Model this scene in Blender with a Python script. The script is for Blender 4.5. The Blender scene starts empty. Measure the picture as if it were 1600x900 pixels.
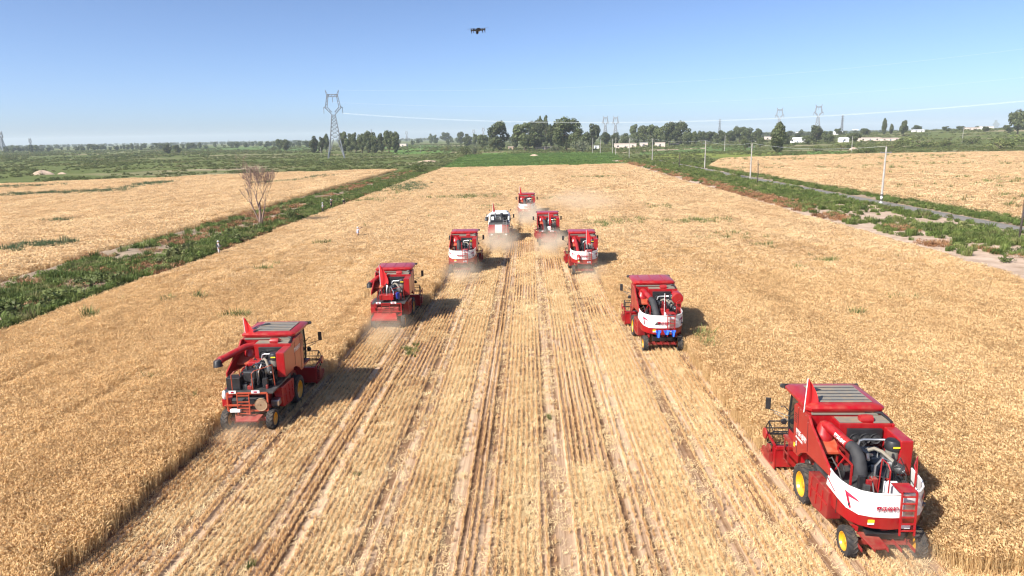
import bpy, bmesh, math, random
import numpy as np
from mathutils import Vector, Matrix, Euler

random.seed(7)
RNG = np.random.default_rng(7)
R_ = math.radians
scene = bpy.context.scene
COL = scene.collection

# ------------------------------------------------------------------ camera
CAM_H, FOCAL_PX = 12.0, 1067.0
cam_data = bpy.data.cameras.new("camera")
cam_data.sensor_width = 36.0
cam_data.lens = 36.0 * FOCAL_PX / 1600.0
cam_data.clip_start, cam_data.clip_end = 0.1, 30000.0
cam = bpy.data.objects.new("camera", cam_data)
COL.objects.link(cam)
CAM_ROT = (Matrix.Rotation(R_(1.6), 4, 'Z') @ Matrix.Rotation(R_(90 - 12.523), 4, 'X') @ Matrix.Rotation(R_(-1.0), 4, 'Z'))
cam.matrix_world = Matrix.Translation((0, 0, CAM_H)) @ CAM_ROT
scene.camera = cam

# ------------------------------------------------------------------ sky and sun
SUN_EL = R_(41.0)
SUN_FROM = Vector((-0.79, -0.61, 0)).normalized()
world = bpy.data.worlds.new("World")
scene.world = world
world.use_nodes = True
wn = world.node_tree
wbg = wn.nodes["Background"]
sky = wn.nodes.new("ShaderNodeTexSky")
sky.sky_type = 'NISHITA'
sky.sun_disc = False
sky.sun_elevation = SUN_EL
sky.sun_rotation = math.atan2(SUN_FROM.x, SUN_FROM.y)
sky.altitude = 0.0
sky.air_density = 0.5
sky.dust_density = 1.1
sky.ozone_density = 4.3
wn.links.new(sky.outputs[0], wbg.inputs[0])
wbg.inputs[1].default_value = 0.106
sun_data = bpy.data.lights.new("sun", 'SUN')
sun_data.energy = 5.0
sun_data.angle = R_(0.5)
sun_data.color = (1.0, 0.95, 0.87)
sun = bpy.data.objects.new("sun", sun_data)
COL.objects.link(sun)
sdir = Vector((-SUN_FROM.x * math.cos(SUN_EL), -SUN_FROM.y * math.cos(SUN_EL), -math.sin(SUN_EL)))
sun.rotation_euler = sdir.to_track_quat('-Z', 'Y').to_euler()
scene.view_settings.view_transform = 'Standard'
scene.view_settings.look = 'None'
scene.view_settings.exposure = 0.95
scene.view_settings.gamma = 1.0
scene.view_settings.use_curve_mapping = False
scene.cycles.max_bounces = 6
scene.cycles.diffuse_bounces = 3
scene.cycles.transparent_max_bounces = 8
scene.cycles.volume_bounces = 1
scene.cycles.use_denoising = True
scene.cycles.denoiser = 'OPENIMAGEDENOISE'
scene.cycles.denoising_input_passes = 'RGB_ALBEDO_NORMAL'
scene.cycles.denoising_prefilter = 'ACCURATE'
scene.cycles.use_adaptive_sampling = False
scene.cycles.pixel_filter_type = 'BLACKMAN_HARRIS'
scene.cycles.filter_width = 1.25
scene.cycles.sample_clamp_indirect = 6.0

# ------------------------------------------------------------------ terrain and survey helpers
def ground_z(x, y):
    """the land is flat, with a low rise far off to the right"""
    r = math.exp(-(((x - 620) / 260.0) ** 2 + ((y - 900) / 330.0) ** 2))
    return max(0.0, 11.0 * r - 0.4)

def ray(px, py):
    return CAM_ROT.to_3x3() @ Vector(((px - 800) / FOCAL_PX, (450 - py) / FOCAL_PX, -1.0))

def at(px, py, h=0.0):
    """surveyed point on the land (photo coordinates of the 1600 x 900 frame)"""
    d = ray(px, py)
    if d.z > -1e-4:
        d.z = -1e-4
    t0 = (h - CAM_H) / d.z
    t, step = 20.0, 4.0
    while t < t0 and CAM_H + d.z*t > h + ground_z(d.x*t, d.y*t): t += step
    t = min(t, t0)
    return Vector((d.x*t, d.y*t, ground_z(d.x*t, d.y*t) + h))

def px_size(pos):
    """metres per photo pixel at a place"""
    v = CAM_ROT.to_3x3().transposed() @ (Vector(pos) - Vector((0, 0, CAM_H)))
    return -v.z / FOCAL_PX

# ------------------------------------------------------------------ object helpers
def tag(o, label=None, cat=None, group=None, kind=None):
    if label: o["label"] = label
    if cat: o["category"] = cat
    if group: o["group"] = group
    if kind: o["kind"] = kind
    return o

def empty(name, loc=(0, 0, 0), rz=0.0):
    o = bpy.data.objects.new(name, None)
    o.empty_display_size = 0.2
    o.location = loc
    o.rotation_euler = (0, 0, rz)
    COL.objects.link(o)
    return o

def link_mesh(name, me, parent=None, loc=None, rot=None, scale=None):
    o = bpy.data.objects.new(name, me)
    COL.objects.link(o)
    if parent is not None: o.parent = parent
    if loc is not None: o.location = loc
    if rot is not None: o.rotation_euler = rot
    if scale is not None: o.scale = scale
    return o

class MB:
    """collects shapes, builds one mesh"""
    def __init__(self):
        self.v, self.f = [], []
    def add(self, vs, fs):
        n = len(self.v)
        self.v += [tuple(p) for p in vs]
        self.f += [tuple(i + n for i in f) for f in fs]
        return self
    def box(self, x0, x1, y0, y1, z0, z1, m=None):
        vs = [Vector(p) for p in ((x0,y0,z0),(x1,y0,z0),(x1,y1,z0),(x0,y1,z0),(x0,y0,z1),(x1,y0,z1),(x1,y1,z1),(x0,y1,z1))]
        if m: vs = [m @ p for p in vs]
        return self.add(vs, [(0,3,2,1),(4,5,6,7),(0,1,5,4),(1,2,6,5),(2,3,7,6),(3,0,4,7)])
    def bar(self, a, b, w=0.04, h=None):
        """square bar from a to b"""
        a, b = Vector(a), Vector(b)
        h = h or w
        d = (b - a)
        L = d.length
        if L < 1e-6: return self
        z = d.normalized()
        up = Vector((0, 0, 1)) if abs(z.z) < 0.95 else Vector((0, 1, 0))
        x = z.cross(up).normalized(); y = z.cross(x)
        vs = []
        for p in (a, b):
            for sx, sy in ((-1,-1),(1,-1),(1,1),(-1,1)):
                vs.append(p + x * sx * w / 2 + y * sy * h / 2)
        return self.add(vs, [(3,2,1,0),(4,5,6,7),(0,1,5,4),(1,2,6,5),(2,3,7,6),(3,0,4,7)])
    def tube(self, pts, r, n=10, caps=True):
        """round tube along points; r a number or one per point"""
        pts = [Vector(p) for p in pts]
        rs = r if isinstance(r, (list, tuple)) else [r] * len(pts)
        rings = []
        prev = None
        for i, p in enumerate(pts):
            d = (pts[min(i + 1, len(pts) - 1)] - pts[max(i - 1, 0)]).normalized()
            if prev is None:
                up = Vector((0, 0, 1)) if abs(d.z) < 0.9 else Vector((1, 0, 0))
                x = d.cross(up).normalized()
            else:
                x = (prev - d * prev.dot(d)).normalized()
            prev = x
            y = d.cross(x)
            rings.append([p + (x * math.cos(2*math.pi*k/n) + y * math.sin(2*math.pi*k/n)) * rs[i] for k in range(n)])
        vs = [q for rg in rings for q in rg]
        fs = []
        for i in range(len(pts) - 1):
            for k in range(n):
                a, b = i*n + k, i*n + (k+1) % n
                fs.append((a, b, b + n, a + n))
        if caps:
            fs.append(tuple(range(n))[::-1])
            fs.append(tuple((len(pts)-1)*n + k for k in range(n)))
        return self.add(vs, fs)
    def lathe(self, prof, axis='z', c=(0, 0, 0), n=24, close=False):
        """profile of (radius, along)"""
        c = Vector(c)
        vs, fs = [], []
        for k in range(n):
            a = 2*math.pi*k/n
            for r, t in prof:
                ca, sa = r*math.cos(a), r*math.sin(a)
                vs.append(c + (Vector((ca, sa, t)) if axis == 'z' else Vector((t, ca, sa)) if axis == 'x' else Vector((ca, t, sa))))
        m = len(prof)
        for k in range(n):
            k2 = (k+1) % n
            for i in range(m - (0 if close else 1)):
                i2 = (i+1) % m
                fs.append((k*m+i, k2*m+i, k2*m+i2, k*m+i2))
        return self.add(vs, fs)
    def prism(self, pts, d):
        """polygon extruded by vector d"""
        d = Vector(d); pts = [Vector(p) for p in pts]; n = len(pts)
        return self.add(pts + [p + d for p in pts], [tuple(range(n))[::-1], tuple(range(n, 2*n))] + [(i, (i+1) % n, (i+1) % n + n, i + n) for i in range(n)])
    def mesh(self, name, mat, smooth=False):
        me = bpy.data.meshes.new(name)
        me.from_pydata(self.v, [], self.f)
        bm = bmesh.new(); bm.from_mesh(me)
        bmesh.ops.recalc_face_normals(bm, faces=bm.faces)
        bm.to_mesh(me); bm.free()
        if mat: me.materials.append(mat)
        if smooth:
            for p in me.polygons: p.use_smooth = True
        return me
    def build(self, name, mat, parent=None, smooth=False, bevel=0.0):
        o = link_mesh(name, self.mesh(name, mat, smooth), parent)
        if bevel:
            b = o.modifiers.new("bevel", 'BEVEL'); b.width = bevel; b.segments = 2; b.limit_method = 'ANGLE'
            b.harden_normals = False
        return o

def auto_smooth(o, ang=40):
    me = o.data
    for p in me.polygons: p.use_smooth = True
    try:
        me.set_sharp_from_angle(angle=R_(ang))
    except Exception:
        pass
    return o

# ------------------------------------------------------------------ material helpers
class NT:
    def __init__(self, name):
        self.m = bpy.data.materials.new(name)
        self.m.use_nodes = True
        self.t = self.m.node_tree
        self.b = self.t.nodes["Principled BSDF"]
        self.out = self.t.nodes["Material Output"]
    def n(self, kind, **kw):
        nd = self.t.nodes.new(kind)
        for k, v in kw.items():
            if k == 'inp':
                for kk, vv in v.items(): nd.inputs[kk].default_value = vv
            else:
                setattr(nd, k, v)
        return nd
    def l(self, a, b): self.t.links.new(a, b); return self
    def pos(self, scale=(1, 1, 1)):
        g = self.n("ShaderNodeNewGeometry")
        mp = self.n("ShaderNodeMapping")
        mp.inputs["Scale"].default_value = scale
        self.l(g.outputs["Position"], mp.inputs["Vector"])
        return mp.outputs[0]
    def obj(self, scale=(1, 1, 1)):
        g = self.n("ShaderNodeTexCoord")
        mp = self.n("ShaderNodeMapping")
        mp.inputs["Scale"].default_value = scale
        self.l(g.outputs["Object"], mp.inputs["Vector"])
        return mp.outputs[0]
    def noise(self, vec, scale=1.0, detail=4.0, rough=0.55):
        nd = self.n("ShaderNodeTexNoise")
        nd.inputs["Scale"].default_value = scale
        nd.inputs["Detail"].default_value = detail
        nd.inputs["Roughness"].default_value = rough
        self.l(vec, nd.inputs["Vector"])
        return nd.outputs["Fac"]
    def ramp(self, fac, stops):
        nd = self.n("ShaderNodeValToRGB")
        cr = nd.color_ramp
        while len(cr.elements) < len(stops): cr.elements.new(0.5)
        for e, (p, c) in zip(cr.elements, stops):
            e.position = p; e.color = (c[0], c[1], c[2], 1) if not isinstance(c, (int, float)) else (c, c, c, 1)
        self.l(fac, nd.inputs[0])
        return nd.outputs[0]
    def mix(self, fac, a, b, mode='MIX'):
        nd = self.n("ShaderNodeMix", data_type='RGBA', blend_type=mode)
        for s, v in ((0, fac), (6, a), (7, b)):
            if isinstance(v, (int, float)): nd.inputs[s].default_value = v
            elif isinstance(v, (tuple, list)): nd.inputs[s].default_value = (v[0], v[1], v[2], 1)
            else: self.l(v, nd.inputs[s])
        return nd.outputs[2]
    def base(self, c):
        if isinstance(c, (tuple, list)): self.b.inputs["Base Color"].default_value = (c[0], c[1], c[2], 1)
        else: self.l(c, self.b.inputs["Base Color"])
        return self
    def bump(self, h, strength=0.3, dist=0.05):
        nd = self.n("ShaderNodeBump")
        nd.inputs["Strength"].default_value = strength
        nd.inputs["Distance"].default_value = dist
        self.l(h, nd.inputs["Height"])
        self.l(nd.outputs[0], self.b.inputs["Normal"])
        return self
    def set(self, **kw):
        for k, v in kw.items(): self.b.inputs[k.replace('_', ' ')].default_value = v
        return self

def plain(name, c, rough=0.6, metal=0.0, var=0.25, scale=4.0, bump=0.0):
    t = NT(name)
    f = t.noise(t.obj(), scale, 5)
    lo = tuple(x * (1 - var) for x in c); hi = tuple(min(1, x * (1 + var)) for x in c)
    t.base(t.ramp(f, [(0.3, lo), (0.7, hi)])).set(Roughness=rough, Metallic=metal)
    if bump: t.bump(t.noise(t.obj(), scale * 6, 4), bump, 0.02)
    return t.m

def paint(name, c, dust=0.5, rough=0.32, dirt=(0.30, 0.21, 0.12), coat=0.3):
    """machine paint with field dust settled on faces that look up and in streaks"""
    t = NT(name)
    g = t.n("ShaderNodeNewGeometry")
    sp = t.n("ShaderNodeSeparateXYZ"); t.l(g.outputs["Normal"], sp.inputs[0])
    up = t.n("ShaderNodeMapRange", inp={1: -0.3, 2: 1.0, 3: 0.15, 4: 1.0}); t.l(sp.outputs["Z"], up.inputs[0])
    nz = t.noise(t.obj((3.0, 3.0, 1.3)), 1.7, 7, 0.65)
    nr = t.ramp(nz, [(0.38, 0.0), (0.72, 1.0)])
    ml = t.n("ShaderNodeMath", operation='MULTIPLY'); t.l(up.outputs[0], ml.inputs[0]); t.l(nr, ml.inputs[1])
    ml2 = t.n("ShaderNodeMath", operation='MULTIPLY', inp={1: dust}); t.l(ml.outputs[0], ml2.inputs[0])
    f2 = t.noise(t.obj(), 0.9, 3)
    cc = t.mix(t.ramp(f2, [(0.3, 0.0), (0.7, 1.0)]), tuple(x*0.82 for x in c), c)
    t.base(t.mix(ml2.outputs[0], cc, dirt))
    rr = t.n("ShaderNodeMapRange", inp={1: 0.0, 2: 0.7, 3: rough, 4: 0.85}); t.l(ml2.outputs[0], rr.inputs[0])
    t.l(rr.outputs[0], t.b.inputs["Roughness"])
    t.b.inputs["Coat Weight"].default_value = coat
    t.b.inputs["Coat Roughness"].default_value = 0.15
    return t.m

def leafy(name, stops, scale=0.15, trans=0.25, obj_var=0.0):
    """foliage: colour changes over the place; a little light passes through"""
    t = NT(name)
    f = t.noise(t.pos(), scale, 4, 0.6)
    oi = t.n("ShaderNodeObjectInfo")
    c = t.ramp(f, stops)
    if obj_var:
        mr = t.n("ShaderNodeMapRange", inp={1: 0, 2: 1, 3: 1 - obj_var, 4: 1 + obj_var}); t.l(oi.outputs["Random"], mr.inputs[0])
        c = t.mix(1.0, c, mr.outputs[0], 'MULTIPLY')
    at_ = t.n("ShaderNodeAttribute", attribute_name="tint")
    c = t.mix(1.0, c, at_.outputs["Color"], 'MULTIPLY')
    t.base(c).set(Roughness=0.65)
    t.b.inputs["Specular IOR Level"].default_value = 0.25
    tr = t.n("ShaderNodeBsdfTranslucent"); t.l(c, tr.inputs[0])
    mx = t.n("ShaderNodeMixShader"); mx.inputs[0].default_value = trans
    t.l(t.b.outputs[0], mx.inputs[1]); t.l(tr.outputs[0], mx.inputs[2]); t.l(mx.outputs[0], t.out.inputs[0])
    return t.m

def raw_mesh(name, verts, faces, mat, tint=None):
    """numpy verts (n,3), tris/quads (m,k); tint = colour per vertex"""
    me = bpy.data.meshes.new(name)
    verts = np.asarray(verts, dtype=np.float32); faces = np.asarray(faces, dtype=np.int32)
    k = faces.shape[1]
    me.vertices.add(len(verts)); me.vertices.foreach_set("co", verts.ravel())
    me.loops.add(faces.size); me.loops.foreach_set("vertex_index", faces.ravel())
    me.polygons.add(len(faces))
    me.polygons.foreach_set("loop_start", np.arange(0, faces.size, k, dtype=np.int32))
    me.polygons.foreach_set("loop_total", np.full(len(faces), k, dtype=np.int32))
    me.update(calc_edges=True)
    a = me.color_attributes.new("tint", 'FLOAT_COLOR', 'POINT')
    tv = np.ones((len(verts), 4), dtype=np.float32)
    if tint is not None:
        tint = np.asarray(tint, dtype=np.float32)
        tv[:, :3] = tint if tint.ndim == 2 else tint[:, None]
    a.data.foreach_set("color", tv.ravel())
    if mat: me.materials.append(mat)
    return me

# ------------------------------------------------------------------ scattering (for stuff nobody could count)
def proto_collection(name, meshes):
    c = bpy.data.collections.new(name)
    for i, me in enumerate(meshes):
        c.objects.link(bpy.data.objects.new("%s_%02d" % (name, i), me))
    return c

_groups = {}
def scatter_group(coll):
    if coll.name in _groups: return _groups[coll.name]
    g = bpy.data.node_groups.new("scatter_" + coll.name, 'GeometryNodeTree')
    g.interface.new_socket("Geometry", in_out='INPUT', socket_type='NodeSocketGeometry')
    g.interface.new_socket("Geometry", in_out='OUTPUT', socket_type='NodeSocketGeometry')
    gi = g.nodes.new("NodeGroupInput"); go = g.nodes.new("NodeGroupOutput")
    ci = g.nodes.new("GeometryNodeCollectionInfo")
    ci.inputs["Collection"].default_value = coll
    ci.inputs["Separate Children"].default_value = True
    ci.inputs["Reset Children"].default_value = True
    ip = g.nodes.new("GeometryNodeInstanceOnPoints")
    ip.inputs["Pick Instance"].default_value = True
    for nm, typ, sock in (("idx", 'INT', "Instance Index"), ("rot", 'FLOAT_VECTOR', "Rotation"), ("scl", 'FLOAT_VECTOR', "Scale")):
        a = g.nodes.new("GeometryNodeInputNamedAttribute"); a.data_type = typ
        a.inputs["Name"].default_value = nm
        g.links.new(a.outputs["Attribute"], ip.inputs[sock])
    g.links.new(gi.outputs[0], ip.inputs["Points"])
    g.links.new(ci.outputs[0], ip.inputs["Instance"])
    g.links.new(ip.outputs[0], go.inputs[0])
    _groups[coll.name] = g
    return g

def scatter(name, pts, coll, rot=None, scl=None, label=None, cat=None, tilt=0.0):
    pts = np.asarray(pts, dtype=np.float32); n = len(pts)
    me = bpy.data.meshes.new(name)
    me.vertices.add(n); me.vertices.foreach_set("co", pts.ravel())
    if rot is None: rot = RNG.uniform(0, 2*math.pi, n)
    rv = np.zeros((n, 3), dtype=np.float32); rv[:, 2] = rot
    if tilt: rv[:, 0] = RNG.normal(0, tilt, n); rv[:, 1] = RNG.normal(0, tilt, n)
    sv = np.ones((n, 3), dtype=np.float32)
    if scl is not None:
        scl = np.asarray(scl, dtype=np.float32); sv[:] = scl if scl.ndim == 2 else scl[:, None]
    for nm, typ, arr in (("rot", 'FLOAT_VECTOR', rv), ("scl", 'FLOAT_VECTOR', sv)):
        a = me.attributes.new(nm, typ, 'POINT'); a.data.foreach_set("vector", arr.ravel())
    a = me.attributes.new("idx", 'INT', 'POINT'); a.data.foreach_set("value", RNG.integers(0, len(coll.objects), n).astype(np.int32))
    o = link_mesh(name, me)
    md = o.modifiers.new("scatter", 'NODES'); md.node_group = scatter_group(coll)
    tag(o, label, cat, kind='stuff')
    return o

def vnoise(x, y, scale, seed=0):
    """smooth value noise 0..1 on arrays"""
    x = np.asarray(x) / scale; y = np.asarray(y) / scale
    xi = np.floor(x).astype(np.int64); yi = np.floor(y).astype(np.int64)
    xf = x - xi; yf = y - yi
    def h(a, b):
        k = (a * 374761393 + b * 668265263 + seed * 974634777) & 0xFFFFFFFF
        k = ((k ^ (k >> 13)) * 1274126177) & 0xFFFFFFFF
        return ((k ^ (k >> 16)) & 0xFFFF) / 65535.0
    u = xf*xf*(3-2*xf); v = yf*yf*(3-2*yf)
    return (h(xi, yi)*(1-u) + h(xi+1, yi)*u)*(1-v) + (h(xi, yi+1)*(1-u) + h(xi+1, yi+1)*u)*v

# ------------------------------------------------------------------ layout of the harvest
# centre of the machine across the field, place of its rear axle along the field
MACHINES = [("L4", -12.05, 26.9), ("L3", -9.30, 42.5), ("L2", -6.15, 60.2), ("L1", -3.60, 78.0), ("C", -0.45, 102.0),
            ("R1", 2.05, 75.3), ("R2", 4.75, 59.0), ("R3", 7.40, 37.2), ("R4", 10.05, 17.85)]
WHEELBASE, CUTTER = 2.9, 3.3
SW_B = [-13.40] + [0.5 * (MACHINES[i][1] + MACHINES[i+1][1]) for i in range(8)] + [11.50]
SW_Y = [m[2] + WHEELBASE + CUTTER - 0.3 for m in MACHINES]
FIELD_X0, FIELD_X1, FIELD_Y1 = -33.4, 38.6, 268.0

def is_cut(x, y):
    c = (y < 17.0) & (x > 11.4)
    for i in range(9):
        c |= (x > SW_B[i]) & (x < SW_B[i+1]) & (y < SW_Y[i])
    return c

# ------------------------------------------------------------------ materials of the land
def m_ground():
    t = NT("scrub_land")
    p = t.pos()
    a = t.noise(p, 0.012, 6, 0.6); b = t.noise(p, 0.07, 6, 0.65)
    green = t.ramp(b, [(0.3, (0.065, 0.085, 0.022)), (0.55, (0.10, 0.12, 0.036)), (0.75, (0.15, 0.15, 0.06))])
    dry = t.ramp(b, [(0.3, (0.17, 0.14, 0.075)), (0.7, (0.36, 0.29, 0.20))])
    t.base(t.mix(t.ramp(a, [(0.52, 0.0), (0.66, 1.0)]), green, dry)).set(Roughness=0.95)
    t.b.inputs["Specular IOR Level"].default_value = 0.1
    t.bump(t.noise(p, 0.8, 5), 0.5, 0.4)
    return t.m
def m_soil(name, lo, hi, scale=1.2, streak=None, bump=0.5):
    t = NT(name)
    f = t.noise(t.pos(), scale, 8, 0.65)
    c = t.ramp(f, [(0.3, lo), (0.7, hi)])
    if streak:
        s = t.noise(t.pos((2.6, 0.05, 1)), 1.0, 4, 0.6)
        c = t.mix(t.ramp(s, [(0.42, 0.0), (0.58, 1.0)]), c, streak)
    t.base(c).set(Roughness=0.95)
    t.b.inputs["Specular IOR Level"].default_value = 0.1
    t.bump(t.noise(t.pos(), scale * 9, 5), bump, 0.05)
    return t.m
def m_crop(name, lo, mid, hi, rows=None):
    """low green crop in drills"""
    t = NT(name)
    f = t.noise(t.pos((0.25, 1.0, 1)), 0.12, 6, 0.65)
    t.base(t.ramp(f, [(0.3, lo), (0.5, mid), (0.7, hi)])).set(Roughness=0.9)
    t.b.inputs["Specular IOR Level"].default_value = 0.1
    t.bump(t.noise(t.pos(), 2.5, 4), 0.6, 0.25)
    return t.m
M_GROUND = m_ground()
M_WSOIL = m_soil("wheat_soil", (0.30, 0.19, 0.085), (0.46, 0.30, 0.14))
M_SSOIL = m_soil("stubble_soil", (0.12, 0.063, 0.033), (0.27, 0.16, 0.09), 2.0, streak=(0.50, 0.355, 0.235))
M_BANK = m_soil("bank_soil", (0.15, 0.115, 0.078), (0.36, 0.275, 0.20), 0.6)
M_SAND = m_soil("sandy_soil", (0.28, 0.205, 0.145), (0.50, 0.38, 0.295), 0.6)
M_PATH = m_soil("path_dirt", (0.22, 0.17, 0.12), (0.42, 0.33, 0.25), 0.9)
M_ROAD = m_soil("road_gravel", (0.13, 0.125, 0.115), (0.22, 0.205, 0.185), 0.7)
M_LIME = m_crop("green_crop", (0.06, 0.11, 0.025), (0.10, 0.17, 0.04), (0.15, 0.22, 0.055))
M_YCROP = m_crop("yellow_green_crop", (0.10, 0.13, 0.025), (0.15, 0.18, 0.04), (0.22, 0.22, 0.05))
M_DKCROP = m_crop("dull_green_crop", (0.055, 0.095, 0.028), (0.09, 0.14, 0.04), (0.14, 0.18, 0.055))

# ------------------------------------------------------------------ the land
def build_ground():
    xs = np.unique(np.concatenate([np.linspace(-12000, -300, 16), np.linspace(-300, 1500, 60), np.linspace(1500, 12000, 14)]))
    ys = np.unique(np.concatenate([np.linspace(-3000, 100, 8), np.linspace(100, 2000, 60), np.linspace(2000, 16000, 16)]))
    X, Y = np.meshgrid(xs, ys)
    Z = np.vectorize(ground_z)(X, Y)
    nx, ny = len(xs), len(ys)
    i = np.arange(nx*ny).reshape(ny, nx)
    f = np.stack([i[:-1, :-1], i[:-1, 1:], i[1:, 1:], i[1:, :-1]], -1).reshape(-1, 4)
    me = raw_mesh("ground", np.stack([X, Y, Z], -1).reshape(-1, 3), f, M_GROUND)
    return tag(link_mesh("ground", me), kind='structure')
build_ground()

def sheet(name, pts, z, mat):
    """flat field sheet from corner points, set into the land"""
    b = MB()
    ps = [Vector((p[0], p[1], ground_z(p[0], p[1]) + z)) for p in pts]
    b.add(ps, [tuple(range(len(ps)))])
    me = b.mesh(name, mat)
    if me.polygons[0].normal.z < 0: me.flip_normals()
    return tag(link_mesh(name, me), kind='structure')
def psheet(name, pix, z, mat):
    return sheet(name, [at(x, y) for x, y in pix], z, mat)

sheet("wheat_field", [(FIELD_X0, -20), (FIELD_X1, -20), (FIELD_X1, 278), (FIELD_X0 - 1.5, 264)], 0.012, M_WSOIL)
ROW = 0.215
def stubble_ground():
    """cut strips with shallow drill ridges; wheels have pressed two lanes flat behind every machine"""
    V, F = [], []
    for i in range(9):
        c = MACHINES[i][1]
        xs = np.arange(SW_B[i], SW_B[i+1] + 1e-6, ROW/6); xs[-1] = SW_B[i+1]
        ys = np.unique(np.concatenate([[-20.0], np.arange(12, min(SW_Y[i], 60), 0.8), np.arange(60, max(SW_Y[i], 61), 4.0), [SW_Y[i] - 0.1]]))
        ys = ys[ys <= SW_Y[i] - 0.09]
        X, Y = np.meshgrid(xs, ys)
        ridge = 0.5 + 0.5*np.cos(2*math.pi*(X - SW_B[i] - 0.08)/ROW)
        flat = np.clip((np.abs(np.abs(X - c) - 1.04) - 0.15)/0.08, 0, 1)
        Z = 0.016 + 0.045*ridge*flat*(0.6 + 0.6*vnoise(X, Y, 1.3, 190)) + 0.02*vnoise(X, Y, 0.9, 191)
        n0 = sum(len(v) for v in V); nx, ny = len(xs), len(ys)
        k = np.arange(nx*ny).reshape(ny, nx) + n0
        V.append(np.stack([X, Y, Z], -1).reshape(-1, 3))
        F.append(np.stack([k[:-1, :-1], k[:-1, 1:], k[1:, 1:], k[1:, :-1]], -1).reshape(-1, 4))
    n0 = sum(len(v) for v in V)
    V.append(np.array([(11.5, -20, 0.016), (38.5, -20, 0.016), (38.5, 17.0, 0.016), (11.5, 17.0, 0.016)])); F.append(np.array([[n0, n0+1, n0+2, n0+3]]))
    me = raw_mesh("stubble_ground", np.concatenate(V), np.concatenate(F), M_SSOIL)
    return tag(link_mesh("stubble_ground", me), kind='structure')
stubble_ground()
# neighbouring wheat fields
LF_X1 = -46.5
sheet("wheat_field_left", [(LF_X1, 30), (-51, 264), (-92, 250), (-160, 205), (-260, 170), (-260, 30)], 0.014, M_WSOIL)
RF = [at(1600, 372), at(1240, 296), at(1100, 268), at(1085, 263), at(1130, 249), at(1300, 243), at(1420, 241), at(1600, 238)]
sheet("wheat_field_right", [(64, 60), (64, 200), (RF[2].x, RF[2].y), (RF[4].x - 3, RF[4].y), (RF[5].x, RF[5].y), (245, 348), (330, 350), (330, 60)], 0.014, M_WSOIL)

def strip(name, x0, x1, y0, y1, mat, hfun, nx=14, ny=140, skew=0.0):
    """long uneven strip of bank along the field"""
    xs = np.linspace(x0, x1, nx); ys = np.linspace(y0, y1, ny)
    X, Y = np.meshgrid(xs, ys)
    e = np.minimum((X - x0), (x1 - X)); e = np.clip(e / 1.2, 0, 1)
    Z = 0.02 + e * hfun(X, Y)
    i = np.arange(nx*ny).reshape(ny, nx)
    f = np.stack([i[:-1, :-1], i[:-1, 1:], i[1:, 1:], i[1:, :-1]], -1).reshape(-1, 4)
    me = raw_mesh(name, np.stack([X + skew * (Y - y0), Y, Z], -1).reshape(-1, 3), f, mat)
    return tag(link_mesh(name, me), kind='structure')
strip("ditch_bank", -47.2, -33.2, 20, 268, M_BANK, lambda X, Y: 0.15 + 0.55 * vnoise(X, Y, 4.0, 3) * vnoise(X, Y, 17.0, 4) + 0.25 * vnoise(X, Y, 1.7, 5), 24, 240)
strip("ditch_path", -43.2, -41.2, 50, 235, M_PATH, lambda X, Y: 0.40 + 0.16 * vnoise(X, Y, 3.0, 6), 6, 120)
strip("field_margin", 38.5, 57.2, 20, 330, M_SAND, lambda X, Y: 0.04 + 0.22 * vnoise(X, Y, 3.0, 8) * vnoise(X, Y, 12.0, 9), 26, 260)
strip("road", 57.6, 60.6, 20, 330, M_ROAD, lambda X, Y: 0.12 + 0 * X, 6, 60)
strip("road_verge", 60.6, 64.2, 20, 330, M_BANK, lambda X, Y: 0.03 + 0.15 * vnoise(X, Y, 3.0, 11), 8, 120)
# green crops beyond
psheet("green_field", [(690, 263.5), (832, 261), (974, 257), (955, 244), (938, 238.5), (835, 237), (742, 240), (716, 250)], 0.05, M_LIME)
for _i, (_a, _b) in enumerate((((697, 259.3), (962, 252.3)), ((704, 255.4), (957, 248.6)), ((711, 251.6), (952, 245.2)), ((720, 248.0), (947, 242.6)), ((730, 244.6), (942, 240.3)))):
    psheet("field_ridge", [_a, _b, (_b[0], _b[1] - .45), (_a[0], _a[1] - .45)], 0.16, M_DKCROP)
psheet("green_field_far", [(618, 241), (700, 240), (722, 229), (640, 226.5), (585, 229)], 0.05, M_LIME)
psheet("green_field_left", [(250, 236), (500, 235.5), (500, 228), (300, 229.5)], 0.05, M_DKCROP)
psheet("green_field_yellow", [(1005, 249), (1120, 247), (1220, 242), (1212, 236), (1040, 241)], 0.05, M_YCROP)
psheet("green_field_right", [(1110, 248.5), (1230, 245), (1330, 241), (1322, 236), (1222, 236.5)], 0.045, M_LIME)
psheet("farm_track", [(990, 237), (1102, 232.2), (1102, 231), (985, 235.4)], 0.06, M_SAND)
psheet("green_field_village", [(1000, 242), (1180, 235), (1180, 226), (1100, 228), (1000, 237)], 0.04, M_DKCROP)

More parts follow.
